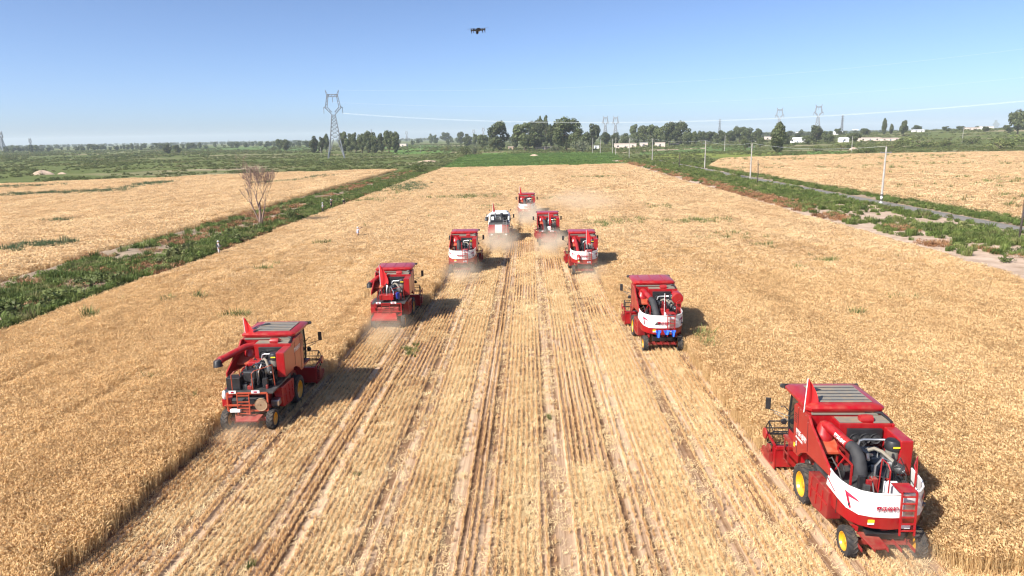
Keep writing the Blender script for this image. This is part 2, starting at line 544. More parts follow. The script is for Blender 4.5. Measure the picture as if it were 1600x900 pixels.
# ------------------------------------------------------------------ wheat
def m_wheat(name, stops, trans=0.48):
    t = NT(name)
    a = t.noise(t.pos((1.0, 0.22, 1)), 0.16, 5, 0.6)
    b = t.noise(t.pos(), 2.2, 4, 0.7)
    mx = t.mix(0.55, a, b)
    c = t.ramp(mx, stops)
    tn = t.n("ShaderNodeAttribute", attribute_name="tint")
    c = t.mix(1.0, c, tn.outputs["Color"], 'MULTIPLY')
    t.base(c).set(Roughness=0.6)
    t.b.inputs["Specular IOR Level"].default_value = 0.3
    tr = t.n("ShaderNodeBsdfTranslucent"); t.l(c, tr.inputs[0])
    ms = t.n("ShaderNodeMixShader"); ms.inputs[0].default_value = trans
    t.l(t.b.outputs[0], ms.inputs[1]); t.l(tr.outputs[0], ms.inputs[2]); t.l(ms.outputs[0], t.out.inputs[0])
    return t.m
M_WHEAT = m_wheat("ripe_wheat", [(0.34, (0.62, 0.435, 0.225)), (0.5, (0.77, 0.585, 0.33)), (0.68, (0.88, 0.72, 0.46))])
M_WHEATP = m_wheat("pale_and_view_lightened_wheat", [(0.34, (0.68, 0.505, 0.30)), (0.5, (0.80, 0.635, 0.40)), (0.68, (0.88, 0.74, 0.50))])  # grazing-view lightening put into the colour in the main field; side fields are paler
M_STRAW = m_wheat("cut_straw", [(0.34, (0.60, 0.42, 0.21)), (0.5, (0.74, 0.55, 0.30)), (0.68, (0.84, 0.67, 0.41))], 0.1)
M_STUB = m_wheat("stubble", [(0.36, (0.46, 0.265, 0.125)), (0.5, (0.70, 0.47, 0.24)), (0.66, (0.86, 0.65, 0.38))], 0.1)

def wheat_clump(seed, n=130, radius=0.46, height=0.66, fat=1.0, mat=None):
    r = np.random.default_rng(seed)
    V, Fq, T = [], [], []
    for k in range(n):
        a = r.uniform(0, 2*math.pi); d = radius * math.sqrt(r.uniform(0, 1))
        x, y = d*math.cos(a), d*math.sin(a)
        h = height * r.uniform(0.82, 1.12)
        la = r.normal(0.7, 1.5); ln = abs(r.normal(0.07, 0.05))
        tx, ty = x + ln*math.cos(la), y + ln*math.sin(la)
        wa = r.uniform(0, math.pi); w = 0.006 * fat
        wx, wy = w*math.cos(wa), w*math.sin(wa)
        n0 = len(V); tn = r.uniform(0.87, 1.12)
        # stem
        V += [(x-wx, y-wy, 0), (x+wx, y+wy, 0), (tx+wx*.7, ty+wy*.7, h), (tx-wx*.7, ty-wy*.7, h)]
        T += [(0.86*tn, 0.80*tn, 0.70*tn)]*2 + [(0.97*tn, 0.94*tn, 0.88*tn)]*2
        Fq.append((n0, n0+1, n0+2, n0+3))
        # ear: two crossed lozenges that nod over
        el = r.uniform(0.085, 0.125) * (0.6 + 0.4*fat); ew = r.uniform(0.014, 0.021) * fat
        na = la + r.normal(0, 0.5); nod = r.uniform(0.5, 1.65)
        ex, ey, ez = math.cos(na)*math.sin(nod), math.sin(na)*math.sin(nod), math.cos(nod)
        mx_, my_, mz_ = tx + ex*el*.45, ty + ey*el*.45, h + ez*el*.45
        qx, qy, qz = tx + ex*el, ty + ey*el, h + ez*el
        sx, sy = -math.sin(na)*ew, math.cos(na)*ew
        ux, uy, uz = math.cos(na)*math.cos(nod)*ew, math.sin(na)*math.cos(nod)*ew, -math.sin(nod)*ew
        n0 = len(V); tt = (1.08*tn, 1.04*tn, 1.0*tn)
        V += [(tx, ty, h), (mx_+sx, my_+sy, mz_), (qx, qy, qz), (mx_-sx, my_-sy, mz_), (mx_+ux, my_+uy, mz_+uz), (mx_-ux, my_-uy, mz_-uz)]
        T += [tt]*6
        Fq += [(n0, n0+1, n0+2, n0+3), (n0, n0+4, n0+2, n0+5)]
        # leaf, dry and hanging
        if k % 2 == 0:
            lh = h * r.uniform(0.45, 0.8); aa = r.uniform(0, 2*math.pi); L = r.uniform(0.10, 0.2); lw = 0.007*fat
            px, py = x + (tx-x)*lh/h, y + (ty-y)*lh/h
            n0 = len(V)
            V += [(px, py, lh), (px+L*.5*math.cos(aa)-lw*math.sin(aa), py+L*.5*math.sin(aa)+lw*math.cos(aa), lh+.05),
                  (px+L*math.cos(aa), py+L*math.sin(aa), lh-.04), (px+L*.5*math.cos(aa)+lw*math.sin(aa), py+L*.5*math.sin(aa)-lw*math.cos(aa), lh+.05)]
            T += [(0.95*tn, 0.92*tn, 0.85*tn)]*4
            Fq.append((n0, n0+1, n0+2, n0+3))
    return raw_mesh("wheat_clump", V, Fq, mat or M_WHEAT, T)

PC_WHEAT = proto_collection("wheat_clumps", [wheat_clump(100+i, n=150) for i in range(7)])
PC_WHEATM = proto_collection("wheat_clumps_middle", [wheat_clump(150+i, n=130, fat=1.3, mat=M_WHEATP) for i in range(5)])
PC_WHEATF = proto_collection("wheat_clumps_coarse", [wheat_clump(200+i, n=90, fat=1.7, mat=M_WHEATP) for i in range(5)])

def in_view(x, y, m=14.0):
    return (np.abs(x) < 0.80 * y + m) & (y > 11.0)

def grid_pts(x0, x1, y0, y1, s):
    xs = np.arange(x0, x1, s); ys = np.arange(y0, y1, s)
    X, Y = np.meshgrid(xs, ys); X = X.ravel(); Y = Y.ravel()
    X = X + RNG.uniform(-.5, .5, X.size)*s; Y = Y + RNG.uniform(-.5, .5, Y.size)*s
    return X, Y

def wheat_height(X, Y):
    h = 0.90 + 0.14*vnoise(X, Y/5.0, 1.6, 21) + 0.12*vnoise(X, Y, 6.0, 22) - 0.16*(vnoise(X/1.0, Y/14.0, 1.1, 23) > 0.80)
    for tx in (-17.4, -20.9, -26.2, -29.6, 15.2, 18.8, 24.5, 28.0, 33.6):      # tramlines run with the drills
        h -= 0.24*(np.abs(X - tx - 0.3*np.sin(Y/31.0)) < 0.26)*(vnoise(X*0 + tx, Y, 14.0, 25) > 0.35)
    side = (X < -46)*np.abs((Y + 0.30*X) % 19.0 - 9.0) + (X >= -46)*99.0
    h -= 0.30*(side < 0.6)*(vnoise(X, Y, 16.0, 26) > 0.35)
    side = (X > 64)*np.abs((Y - 0.22*X) % 23.0 - 11.0) + (X <= 64)*99.0
    h -= 0.28*(side < 0.7)*(vnoise(X, Y, 18.0, 27) > 0.4)
    lod = vnoise(X, Y/1.8, 9.0, 24)
    h -= 0.30*np.clip((lod - 0.74)/0.12, 0, 1)
    return h

def wheat_zone(name, x0, x1, y0, y1, s, coll, sc, label, mask=None, cull=True):
    X, Y = grid_pts(x0, x1, y0, y1, s)
    k = ~is_cut(X, Y)
    if cull: k &= in_view(X, Y)
    if mask is not None: k &= mask(X, Y)
    X, Y = X[k], Y[k]
    H = wheat_height(X, Y)
    S = np.stack([np.full(X.size, sc), np.full(X.size, sc), H], -1)
    return scatter(name, np.stack([X, Y, np.zeros(X.size)], -1), coll, scl=S, label=label, cat="wheat", tilt=0.06)

m_main = lambda X, Y: (X > FIELD_X0 + 0.3 + 0.3*vnoise(X*0, Y, 2.0, 31)) & (X < FIELD_X1 - 0.2 - 0.4*vnoise(X*0, Y, 2.0, 32)) & (Y < 265 + 0.18*(X - FIELD_X0))
def fade(m, y0, y1, rising):
    """field mask whose share of clumps grows or falls between two distances, so that near and lightened far clumps mingle"""
    def f(X, Y):
        p = np.clip((Y - y0)/(y1 - y0), 0, 1)
        return m(X, Y) & (RNG.random(X.size) < (p if rising else 1 - p))
    return f
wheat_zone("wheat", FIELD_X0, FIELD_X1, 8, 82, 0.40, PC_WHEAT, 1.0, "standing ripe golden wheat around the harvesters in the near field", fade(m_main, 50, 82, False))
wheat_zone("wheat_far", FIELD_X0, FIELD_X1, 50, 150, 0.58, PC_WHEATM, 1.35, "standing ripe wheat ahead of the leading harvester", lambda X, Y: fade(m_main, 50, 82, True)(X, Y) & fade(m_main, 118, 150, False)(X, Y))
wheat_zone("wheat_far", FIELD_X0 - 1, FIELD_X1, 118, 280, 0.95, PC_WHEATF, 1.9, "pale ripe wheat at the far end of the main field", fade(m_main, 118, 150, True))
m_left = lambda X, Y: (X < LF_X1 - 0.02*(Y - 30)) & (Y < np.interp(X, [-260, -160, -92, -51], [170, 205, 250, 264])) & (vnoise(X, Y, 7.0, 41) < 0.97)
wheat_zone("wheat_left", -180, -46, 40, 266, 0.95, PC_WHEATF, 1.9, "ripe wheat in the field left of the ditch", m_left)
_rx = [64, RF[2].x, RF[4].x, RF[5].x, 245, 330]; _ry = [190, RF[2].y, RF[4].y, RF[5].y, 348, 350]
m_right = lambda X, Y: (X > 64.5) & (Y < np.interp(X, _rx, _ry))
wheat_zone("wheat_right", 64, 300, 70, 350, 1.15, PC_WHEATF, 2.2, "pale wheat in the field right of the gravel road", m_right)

# ------------------------------------------------------------------ stubble, straw
def stub_tuft(seed, n=13):
    r = np.random.default_rng(seed)
    V, F, T = [], [], []
    for k in range(n):
        x, y = r.normal(0, 0.012), r.normal(0, 0.045)
        h = r.uniform(0.08, 0.16); a = r.uniform(0, math.pi); w = 0.006
        lx, ly = r.normal(0, 0.022), r.normal(0, 0.04)
        wx, wy = w*math.cos(a), w*math.sin(a); n0 = len(V); tn = r.uniform(0.75, 1.2)
        V += [(x-wx, y-wy, 0), (x+wx, y+wy, 0), (x+lx+wx, y+ly+wy, h), (x+lx-wx, y+ly-wy, h)]
        T += [(0.8*tn, 0.74*tn, 0.66*tn)]*2 + [(1.05*tn, 1.02*tn, 0.97*tn)]*2
        F.append((n0, n0+1, n0+2, n0+3))
    return raw_mesh("stub_tuft", V, F, M_STUB, T)
def straw_litter(seed, n=40, rad=0.26, zr=0.05):
    r = np.random.default_rng(seed)
    V, F, T = [], [], []
    for k in range(n):
        a = r.uniform(0, 2*math.pi); d = rad*math.sqrt(r.uniform(0, 1))
        x, y, z = d*math.cos(a), d*math.sin(a), r.uniform(0.01, zr)
        b = r.uniform(0, 2*math.pi); L = r.uniform(0.05, 0.16); w = r.uniform(0.003, 0.006); dz = r.normal(0, 0.03)
        cx, cy = math.cos(b)*L/2, math.sin(b)*L/2; wx, wy = -math.sin(b)*w, math.cos(b)*w
        n0 = len(V); tn = r.uniform(0.8, 1.15)
        V += [(x-cx-wx, y-cy-wy, z-dz), (x-cx+wx, y-cy+wy, z-dz+.003), (x+cx+wx, y+cy+wy, z+dz+.003), (x+cx-wx, y+cy-wy, z+dz)]
        T += [(tn, tn, tn)]*4
        F.append((n0, n0+1, n0+2, n0+3))
    return raw_mesh("straw_litter", V, F, M_STRAW, T)
PC_STUB = proto_collection("stub_tufts", [stub_tuft(300+i) for i in range(8)])
PC_STRAW = proto_collection("straw_litter", [straw_litter(330+i) for i in range(8)])

def straw_mask(X, Y, i):
    """how much straw lies behind machine i"""
    c = MACHINES[i][1]
    d = np.abs(X - c - 0.15*(vnoise(X*0, Y, 5.0, 50+i) - .5))
    band = np.clip((0.80 - d)/0.35, 0, 1)
    return band * np.clip((vnoise(X/2.0, Y/3.5, 1.0, 60+i)*0.55 + vnoise(X*0, Y, 7.0, 80+i)*0.75 - 0.42)/0.22, 0, 1)

def stubble():
    SX, SY, SH, LX, LY, LS = [], [], [], [], [], []
    for i in range(9):
        c = MACHINES[i][1]
        for (ya, yb, dy, sc) in ((12, 45, 0.085, 1.0), (45, 110, 0.15, 1.5)):
            yb = min(yb, SW_Y[i] - 0.5)
            if yb <= ya: continue
            rows = np.arange(SW_B[i] + 0.08, SW_B[i+1] - 0.02, ROW)
            ys = np.arange(ya, yb, dy)
            X, Y = np.meshgrid(rows, ys); X = X.ravel(); Y = Y.ravel()
            wob = 0.02*(vnoise(X, Y, 3.0, 90) - .5)
            X = X + wob + RNG.normal(0, 0.009, X.size); Y = Y + RNG.uniform(-.5, .5, Y.size)*dy
            track = (np.abs(np.abs(X - c) - 1.04) < 0.13 + 0.05*vnoise(X*0, Y, 4.0, 95))
            k = in_view(X, Y, 8) & ~(track & (RNG.random(X.size) < 0.9)) & (vnoise(X, Y/2.0, 0.5, 97 + i) > 0.10) & (RNG.random(X.size) < 0.75 + 0.25*vnoise(X, Y/6.0, .35, 197 + i))
            X, Y = X[k], Y[k]
            SX.append(X); SY.append(Y); SH.append(np.stack([np.full(X.size, 1.0), np.full(X.size, sc), 0.8 + 0.5*vnoise(X, Y, 2.0, 99)], -1))
            # straw
            A = (SW_B[i+1]-SW_B[i])*(yb-ya); n = int(A*(44 if sc == 1.0 else 22))
            x = RNG.uniform(SW_B[i], SW_B[i+1], n); y = RNG.uniform(ya, yb, n)
            p = 0.02 + 0.9*straw_mask(x, y, i)
            tr = np.abs(np.abs(x - c) - 1.04) < 0.2
            p = np.where(tr, np.maximum(p, 0.16), p)
            k = (RNG.random(n) < p) & in_view(x, y, 8)
            LX.append(x[k]); LY.append(y[k]); LS.append(np.full(k.sum(), 1.0 if sc == 1.0 else 1.5))
    # cut headland at the near right
    X, Y = grid_pts(11.5, 34, 11.5, 17.0, 0.13); k = in_view(X, Y, 8); SX.append(X[k]); SY.append(Y[k]); SH.append(np.ones((k.sum(), 3)))
    n = 5200; x = RNG.uniform(11.3, 34, n); y = RNG.uniform(11.5, 17.0, n); LX.append(x); LY.append(y); LS.append(np.ones(n))
    X, Y, S = np.concatenate(SX), np.concatenate(SY), np.concatenate(SH)
    scatter("stubble", np.stack([X, Y, np.full(X.size, 0.04)], -1), PC_STUB, rot=RNG.choice([0, math.pi], X.size) + RNG.normal(0, .15, X.size), scl=S, tilt=.08, label="rows of short cut stubble across the harvested strip", cat="stubble")
    X, Y, S = np.concatenate(LX), np.concatenate(LY), np.concatenate(LS)
    scatter("straw", np.stack([X, Y, np.full(X.size, 0.05)], -1), PC_STRAW, scl=np.stack([S, S, S], -1), label="loose pale straw lying in swaths over the stubble", cat="straw", tilt=0.12)
stubble()

# ------------------------------------------------------------------ foliage prototypes
M_LEAF = leafy("tree_leaves", [(0.3, (0.065, 0.085, 0.030)), (0.5, (0.095, 0.115, 0.045)), (0.7, (0.130, 0.145, 0.062))], 0.4, 0.25, 0.25)
M_LEAFG = leafy("grey_green_leaves", [(0.3, (0.10, 0.115, 0.065)), (0.7, (0.17, 0.18, 0.115))], 0.4, 0.2, 0.2)
M_BUSH = leafy("bush_leaves", [(0.28, (0.06, 0.092, 0.020)), (0.45, (0.11, 0.155, 0.036)), (0.58, (0.17, 0.20, 0.06)), (0.72, (0.29, 0.25, 0.12))], 0.45, 0.3, 0.35)
M_BUSHD = leafy("scrub_leaves", [(0.3, (0.09, 0.12, 0.035)), (0.5, (0.135, 0.16, 0.052)), (0.7, (0.22, 0.205, 0.09))], 0.05, 0.3, 0.3)
M_DRY = leafy("dry_weeds", [(0.3, (0.20, 0.095, 0.045)), (0.5, (0.33, 0.17, 0.08)), (0.7, (0.44, 0.29, 0.16))], 0.5, 0.2, 0.25)
M_WEED = leafy("green_weeds", [(0.3, (0.10, 0.135, 0.04)), (0.5, (0.17, 0.20, 0.065)), (0.7, (0.30, 0.28, 0.11))], 0.9, 0.3, 0.2)
M_REED = leafy("reeds", [(0.3, (0.075, 0.12, 0.055)), (0.7, (0.13, 0.175, 0.08))], 0.5, 0.25, 0.15)
M_BARK = plain("bark", (0.14, 0.10, 0.07), 0.9, 0, 0.4, 6)
M_DEAD = plain("dead_wood", (0.22, 0.145, 0.115), 0.9, 0, 0.3, 5)

def leaf_cloud(name, mat, centers, radii, n, size, seed, flat=0.0, squash=1.0):
    """many leaf faces through the volume of several lobes"""
    r = np.random.default_rng(seed)
    centers = np.asarray(centers, float); radii = np.asarray(radii, float)
    w = radii**2; k = r.choice(len(radii), n, p=w/w.sum())
    d = r.normal(0, 1, (n, 3)); d /= np.linalg.norm(d, axis=1)[:, None]
    rad = radii[k]*(0.55 + 0.5*r.random(n)**0.6)
    p = centers[k] + d*rad[:, None]*np.array([1, 1, squash])
    nrm = d + r.normal(0, 0.7, (n, 3)); nrm /= np.linalg.norm(nrm, axis=1)[:, None]
    t = np.cross(nrm, r.normal(0, 1, (n, 3))); t /= np.linalg.norm(t, axis=1)[:, None]
    b = np.cross(nrm, t)
    s = size*(0.6 + 0.8*r.random(n))[:, None]
    V = np.stack([p - t*s, p - b*s*.6, p + t*s, p + b*s*.6], 1).reshape(-1, 3)
    V[:, 2] = np.maximum(V[:, 2], 0.0)
    F = np.arange(4*n).reshape(n, 4)
    lobe_t = 0.82 + 0.36*r.random(len(radii))
    T = np.repeat(lobe_t[k]*(0.8 + 0.4*r.random(n)), 4)
    return raw_mesh(name, V, F, mat, T)

def crown_lobes(kind, seed):
    r = random.Random(seed)
    C, Rr = [], []
    if kind == 'column':           # poplar
        for i in range(11):
            z = .12 + .86*i/10; w = .17*math.sin(math.pi*(0.15+0.8*i/10))**.7
            C.append((r.uniform(-.05, .05), r.uniform(-.05, .05), z)); Rr.append(w + .03)
    elif kind == 'oval':
        for i in range(17):
            a = r.uniform(0, 6.28); z = r.uniform(.16, .88); k = math.sin(math.pi*min(1, (z-.05)/.95))**.6
            d = r.uniform(.05, .26)*k; C.append((d*math.cos(a), d*math.sin(a), z)); Rr.append(r.uniform(.09, .17))
    else:                          # round, wide
        for i in range(22):
            a = r.uniform(0, 6.28); z = r.uniform(.20, .86); k = math.sin(math.pi*min(1, z/1.0))**.5
            d = r.uniform(.08, .38)*k; C.append((d*math.cos(a), d*math.sin(a), z)); Rr.append(r.uniform(.09, .17))
    return C, Rr
CROWNS = {k: [leaf_cloud("crown", M_LEAF, *crown_lobes(k, 400+i), 3400, .036, 410+i) for i in range(4)] for k in ('column', 'oval', 'round')}
CROWNS['grey'] = [leaf_cloud("crown", M_LEAFG, *crown_lobes('round', 440+i), 2600, .032, 450+i) for i in range(2)]
def trunk_mesh(seed):
    r = random.Random(seed); b = MB()
    b.tube([(0, 0, -.02), (.01, 0, .15), (r.uniform(-.02, .02), r.uniform(-.02, .02), .45), (r.uniform(-.03, .03), 0, .75)], [.030, .024, .016, .006], 7)
    for k in range(6):
        a = r.uniform(0, 6.28); z = r.uniform(.15, .5); L = r.uniform(.15, .28)
        b.tube([(0, 0, z), (L*.5*math.cos(a), L*.5*math.sin(a), z + L*.5), (L*math.cos(a), L*math.sin(a), z + L*.95)], [.012, .008, .003], 5)
    return b.mesh("trunk", M_BARK, True)
TRUNKS = [trunk_mesh(470+i) for i in range(3)]

def bush_proto(seed, mat, n=260, size=.085, lobes=7, squash=.8):
    r = random.Random(seed)
    C = [(r.uniform(-.45, .45), r.uniform(-.45, .45), r.uniform(.15, .5)) for _ in range(lobes)]
    return leaf_cloud("bush", mat, C, [r.uniform(.22, .42) for _ in C], n, size, seed, 0, squash)
def tuft_proto(seed, mat, n=46, h=1.0, rad=.35, w=.022, lean=.35):
    r = np.random.default_rng(seed); V, F, T = [], [], []
    for k in range(n):
        a = r.uniform(0, 6.28); d = rad*math.sqrt(r.random()); x, y = d*math.cos(a), d*math.sin(a)
        b = a + r.normal(0, .8); L = h*r.uniform(.55, 1.1); ln = L*abs(r.normal(0, lean))
        wx, wy = -math.sin(b)*w, math.cos(b)*w; n0 = len(V); t = r.uniform(.75, 1.25)
        mx, my = x + ln*.35*math.cos(b), y + ln*.35*math.sin(b)
        V += [(x-wx, y-wy, 0), (x+wx, y+wy, 0), (mx+wx, my+wy, L*.6), (mx-wx, my-wy, L*.6), (x+ln*math.cos(b), y+ln*math.sin(b), L)]
        V.append((x+ln*math.cos(b)+.004, y+ln*math.sin(b), L))
        T += [t]*6
        F += [(n0, n0+1, n0+2, n0+3), (n0+3, n0+2, n0+5, n0+4)]
    return raw_mesh("tuft", V, F, mat, np.array(T))
PC_BUSH = proto_collection("bushes", [bush_proto(500+i, M_BUSH) for i in range(4)] + [tuft_proto(505+i, M_BUSH, 70, .9, .5, .03) for i in range(4)])
PC_SCRUB = proto_collection("scrub_bushes", [bush_proto(520+i, M_BUSHD, 150, .12, 6, .7) for i in range(6)])
PC_DRY = proto_collection("dry_weeds", [tuft_proto(540+i, M_DRY, 60, .6, .5, .025, .5) for i in range(4)] + [bush_proto(546+i, M_DRY, 160, .06, 6, .6) for i in range(3)])
PC_WEED = proto_collection("weeds", [tuft_proto(560+i, M_WEED, 40, .95, .3, .028, .4) for i in range(5)])
PC_REED = proto_collection("reeds", [tuft_proto(570+i, M_REED, 60, 1.1, .5, .03, .25) for i in range(4)])
PC_FARTREE = proto_collection("far_trees", [leaf_cloud("far_tree", M_LEAF, *crown_lobes(k, 590+i), 420, .07, 600+i) for i, k in enumerate(('round', 'oval', 'round', 'oval', 'column'))])

def flatpts(X, Y, z=0.0):
    return np.stack([X, Y, np.array([ground_z(float(a), float(b)) for a, b in zip(X, Y)]) + z], -1)

def veg(name, n, xr, yr, coll, s0, s1, label, cat, keep=None, z=0.02, zs=1.0, dens_y=True):
    """vegetation between two limits; nearer ground gets its share by even spread in the distance"""
    X = RNG.uniform(*xr, n); Y = RNG.uniform(*yr, n)
    k = in_view(X, Y, 20)
    if keep is not None: k &= (RNG.random(n) < keep(X, Y))
    X, Y = X[k], Y[k]
    s = RNG.uniform(s0, s1, X.size)
    return scatter(name, flatpts(X, Y, z), coll, scl=np.stack([s, s, s*zs*RNG.uniform(.7, 1.2, X.size)], -1), label=label, cat=cat)

clip01 = lambda a: np.clip(a, 0, 1)
# left ditch: thick growth along the water line, broken by bare soil and the path
def k_ditch(X, Y):
    path = (np.abs(X + 41.4) < 2.0) & (Y > 66) & (vnoise(X*0, Y, 11.0, 126) < .8)
    core = clip01(1.5 - np.abs(X + 36.3)/2.1)
    rest = clip01((vnoise(X, Y, 5.0, 120) - .35)/.2)*.75
    gap = vnoise(X, Y, 5.0, 121) > .58
    kk = np.maximum(core, rest)
    kk = np.where(gap & (Y < 110) & (X < -34.8), kk*.12, kk)
    kk = np.where((X < -43.8), kk*clip01((vnoise(X, Y, 4.0, 122)-.3)/.2), kk)
    return np.where(path, 0.035, np.maximum(kk, .07))
veg("ditch_growth", 23000, (-45.0, -33.9), (30, 262), PC_BUSH, .40, 1.05, "dense green bushes and grass along the ditch left of the wheat", "bushes", k_ditch, .25, 1.0)
veg("dry_growth", 9000, (-46.4, -33.6), (30, 250), PC_DRY, .5, 1.1, "brown dry weeds among the green ditch growth", "dry weeds", lambda X, Y: clip01((vnoise(X, Y, 3.0, 125) - .50)/.15), .25)
veg("ditch_shrubs", 260, (-38.6, -34.6), (36, 258), PC_SCRUB, 1.0, 1.8, "rounded darker bushes rising from the ditch growth", "bushes", lambda X, Y: clip01((vnoise(X, Y, 6.0, 127) - .35)/.2), .25, .9)
# right margin: rusty weeds by the wheat, bare sand, then a green belt along the road
def k_green(X, Y):
    c = 51.0 - 1.0*np.sin(Y/23.0)
    kk = clip01(1.5 - np.abs(X - c)/3.3)*clip01((vnoise(X, Y/1.5, 5.0, 130) - .26)/.2)
    return np.maximum(kk, .05 + .2*(vnoise(X, Y, 3.0, 131) > .6))*(X < 57)
veg("roadside_growth", 20000, (41.5, 57.0), (35, 330), PC_BUSH, .40, 1.0, "green bushes and grass on the sandy strip beside the road", "bushes", k_green, .1)
veg("rusty_weeds", 8500, (40.0, 47.5), (40, 320), PC_DRY, .45, 1.05, "rust brown dry weeds on the sand beside the wheat", "dry weeds", lambda X, Y: clip01(1.25 - np.abs(X - 43.2)/2.4)*clip01((vnoise(X, Y, 6.0, 133) - .42)/.15), .08)
veg("verge_growth", 6500, (60.9, 65.2), (50, 330), PC_BUSH, .35, .85, "low green growth on the far verge of the road", "bushes", lambda X, Y: clip01((vnoise(X, Y, 5.0, 134) - .15)/.2), .05)
# open scrub beyond the fields
def outside(X, Y):
    main = (X > -52) & (X < 66) & (Y < 275)
    left = (X <= -46) & (Y < np.interp(X, [-400, -160, -92, -51], [190, 212, 256, 270]))
    right = (X >= 62) & (Y < np.interp(X, _rx, _ry) + 4)
    return ~(main | left | right)
_gf = [at(690, 263), at(974, 257), at(938, 238.5), at(742, 240)]
def in_green(X, Y):
    fy = clip01((Y - 262)/(470 - 262))
    return (Y > 262) & (Y < 480) & (X > -35 - 8*fy) & (X < 39 + 18*fy)
def k_scrub(X, Y):
    n1 = vnoise(X, Y, 26.0, 140); n2 = vnoise(X, Y, 9.0, 141)
    return outside(X, Y)*(~in_green(X, Y))*clip01((0.6*n1 + 0.5*n2 - .42)/.2)
veg("scrub", 30000, (-420, 420), (205, 560), PC_SCRUB, .55, 1.7, "low olive green scrub spread over the rough land", "scrub", k_scrub, 0, .75)
veg("scrub_far", 30000, (-1100, 1100), (560, 1300), PC_SCRUB, 1.2, 3.4, "distant dull green scrub towards the horizon", "scrub", lambda X, Y: clip01((vnoise(X, Y, 60.0, 143)*.7 + vnoise(X, Y, 20.0, 144)*.5 - .48)/.2 + .45*(X > 150)), 0, .8)
M_CROPLEAF = leafy("crop_leaves", [(0.3, (0.075, 0.135, 0.03)), (0.5, (0.115, 0.19, 0.045)), (0.7, (0.175, 0.24, 0.065))], 0.08, 0.3, 0.2)
PC_CROP = proto_collection("crop_tufts", [tuft_proto(580+i, M_CROPLEAF, 40, .5, .8, .04, .5) for i in range(4)])
veg("green_crop", 9000, (-45, 60), (264, 480), PC_CROP, .8, 1.5, "leafy green crop in the field beyond the wheat", "crop", lambda X, Y: in_green(X, Y)*(Y > 270 + .18*(X + 34))*clip01(vnoise(X/3.0, Y, 6.0, 146)*1.4 - .1), .05, .8)
# far woods at the horizon
def far_wood():
    P_, S_ = [], []
    for (n, ya, yb, hs) in ((1500, 1100, 2100, 10.0), (2600, 2100, 4200, 11.0), (1500, 4200, 7000, 12.0)):
        Y = RNG.uniform(ya, yb, n); X = RNG.uniform(-.9, .9, n)*Y
        k = RNG.random(n) < clip01((vnoise(X, Y/3.0, 190.0, 150)*.7 + vnoise(X, Y, 70.0, 151)*.5 - .50)/.15 + .35*(X > 0.1*Y))
        X, Y = X[k], Y[k]; s = hs*RNG.uniform(.55, 1.15, X.size)
        P_.append(flatpts(X, Y)); S_.append(np.stack([s*1.5, s*1.5, s], -1))
    scatter("far_wood", np.concatenate(P_), PC_FARTREE, scl=np.concatenate(S_), label="hazy line of trees along the horizon", cat="trees")
far_wood()

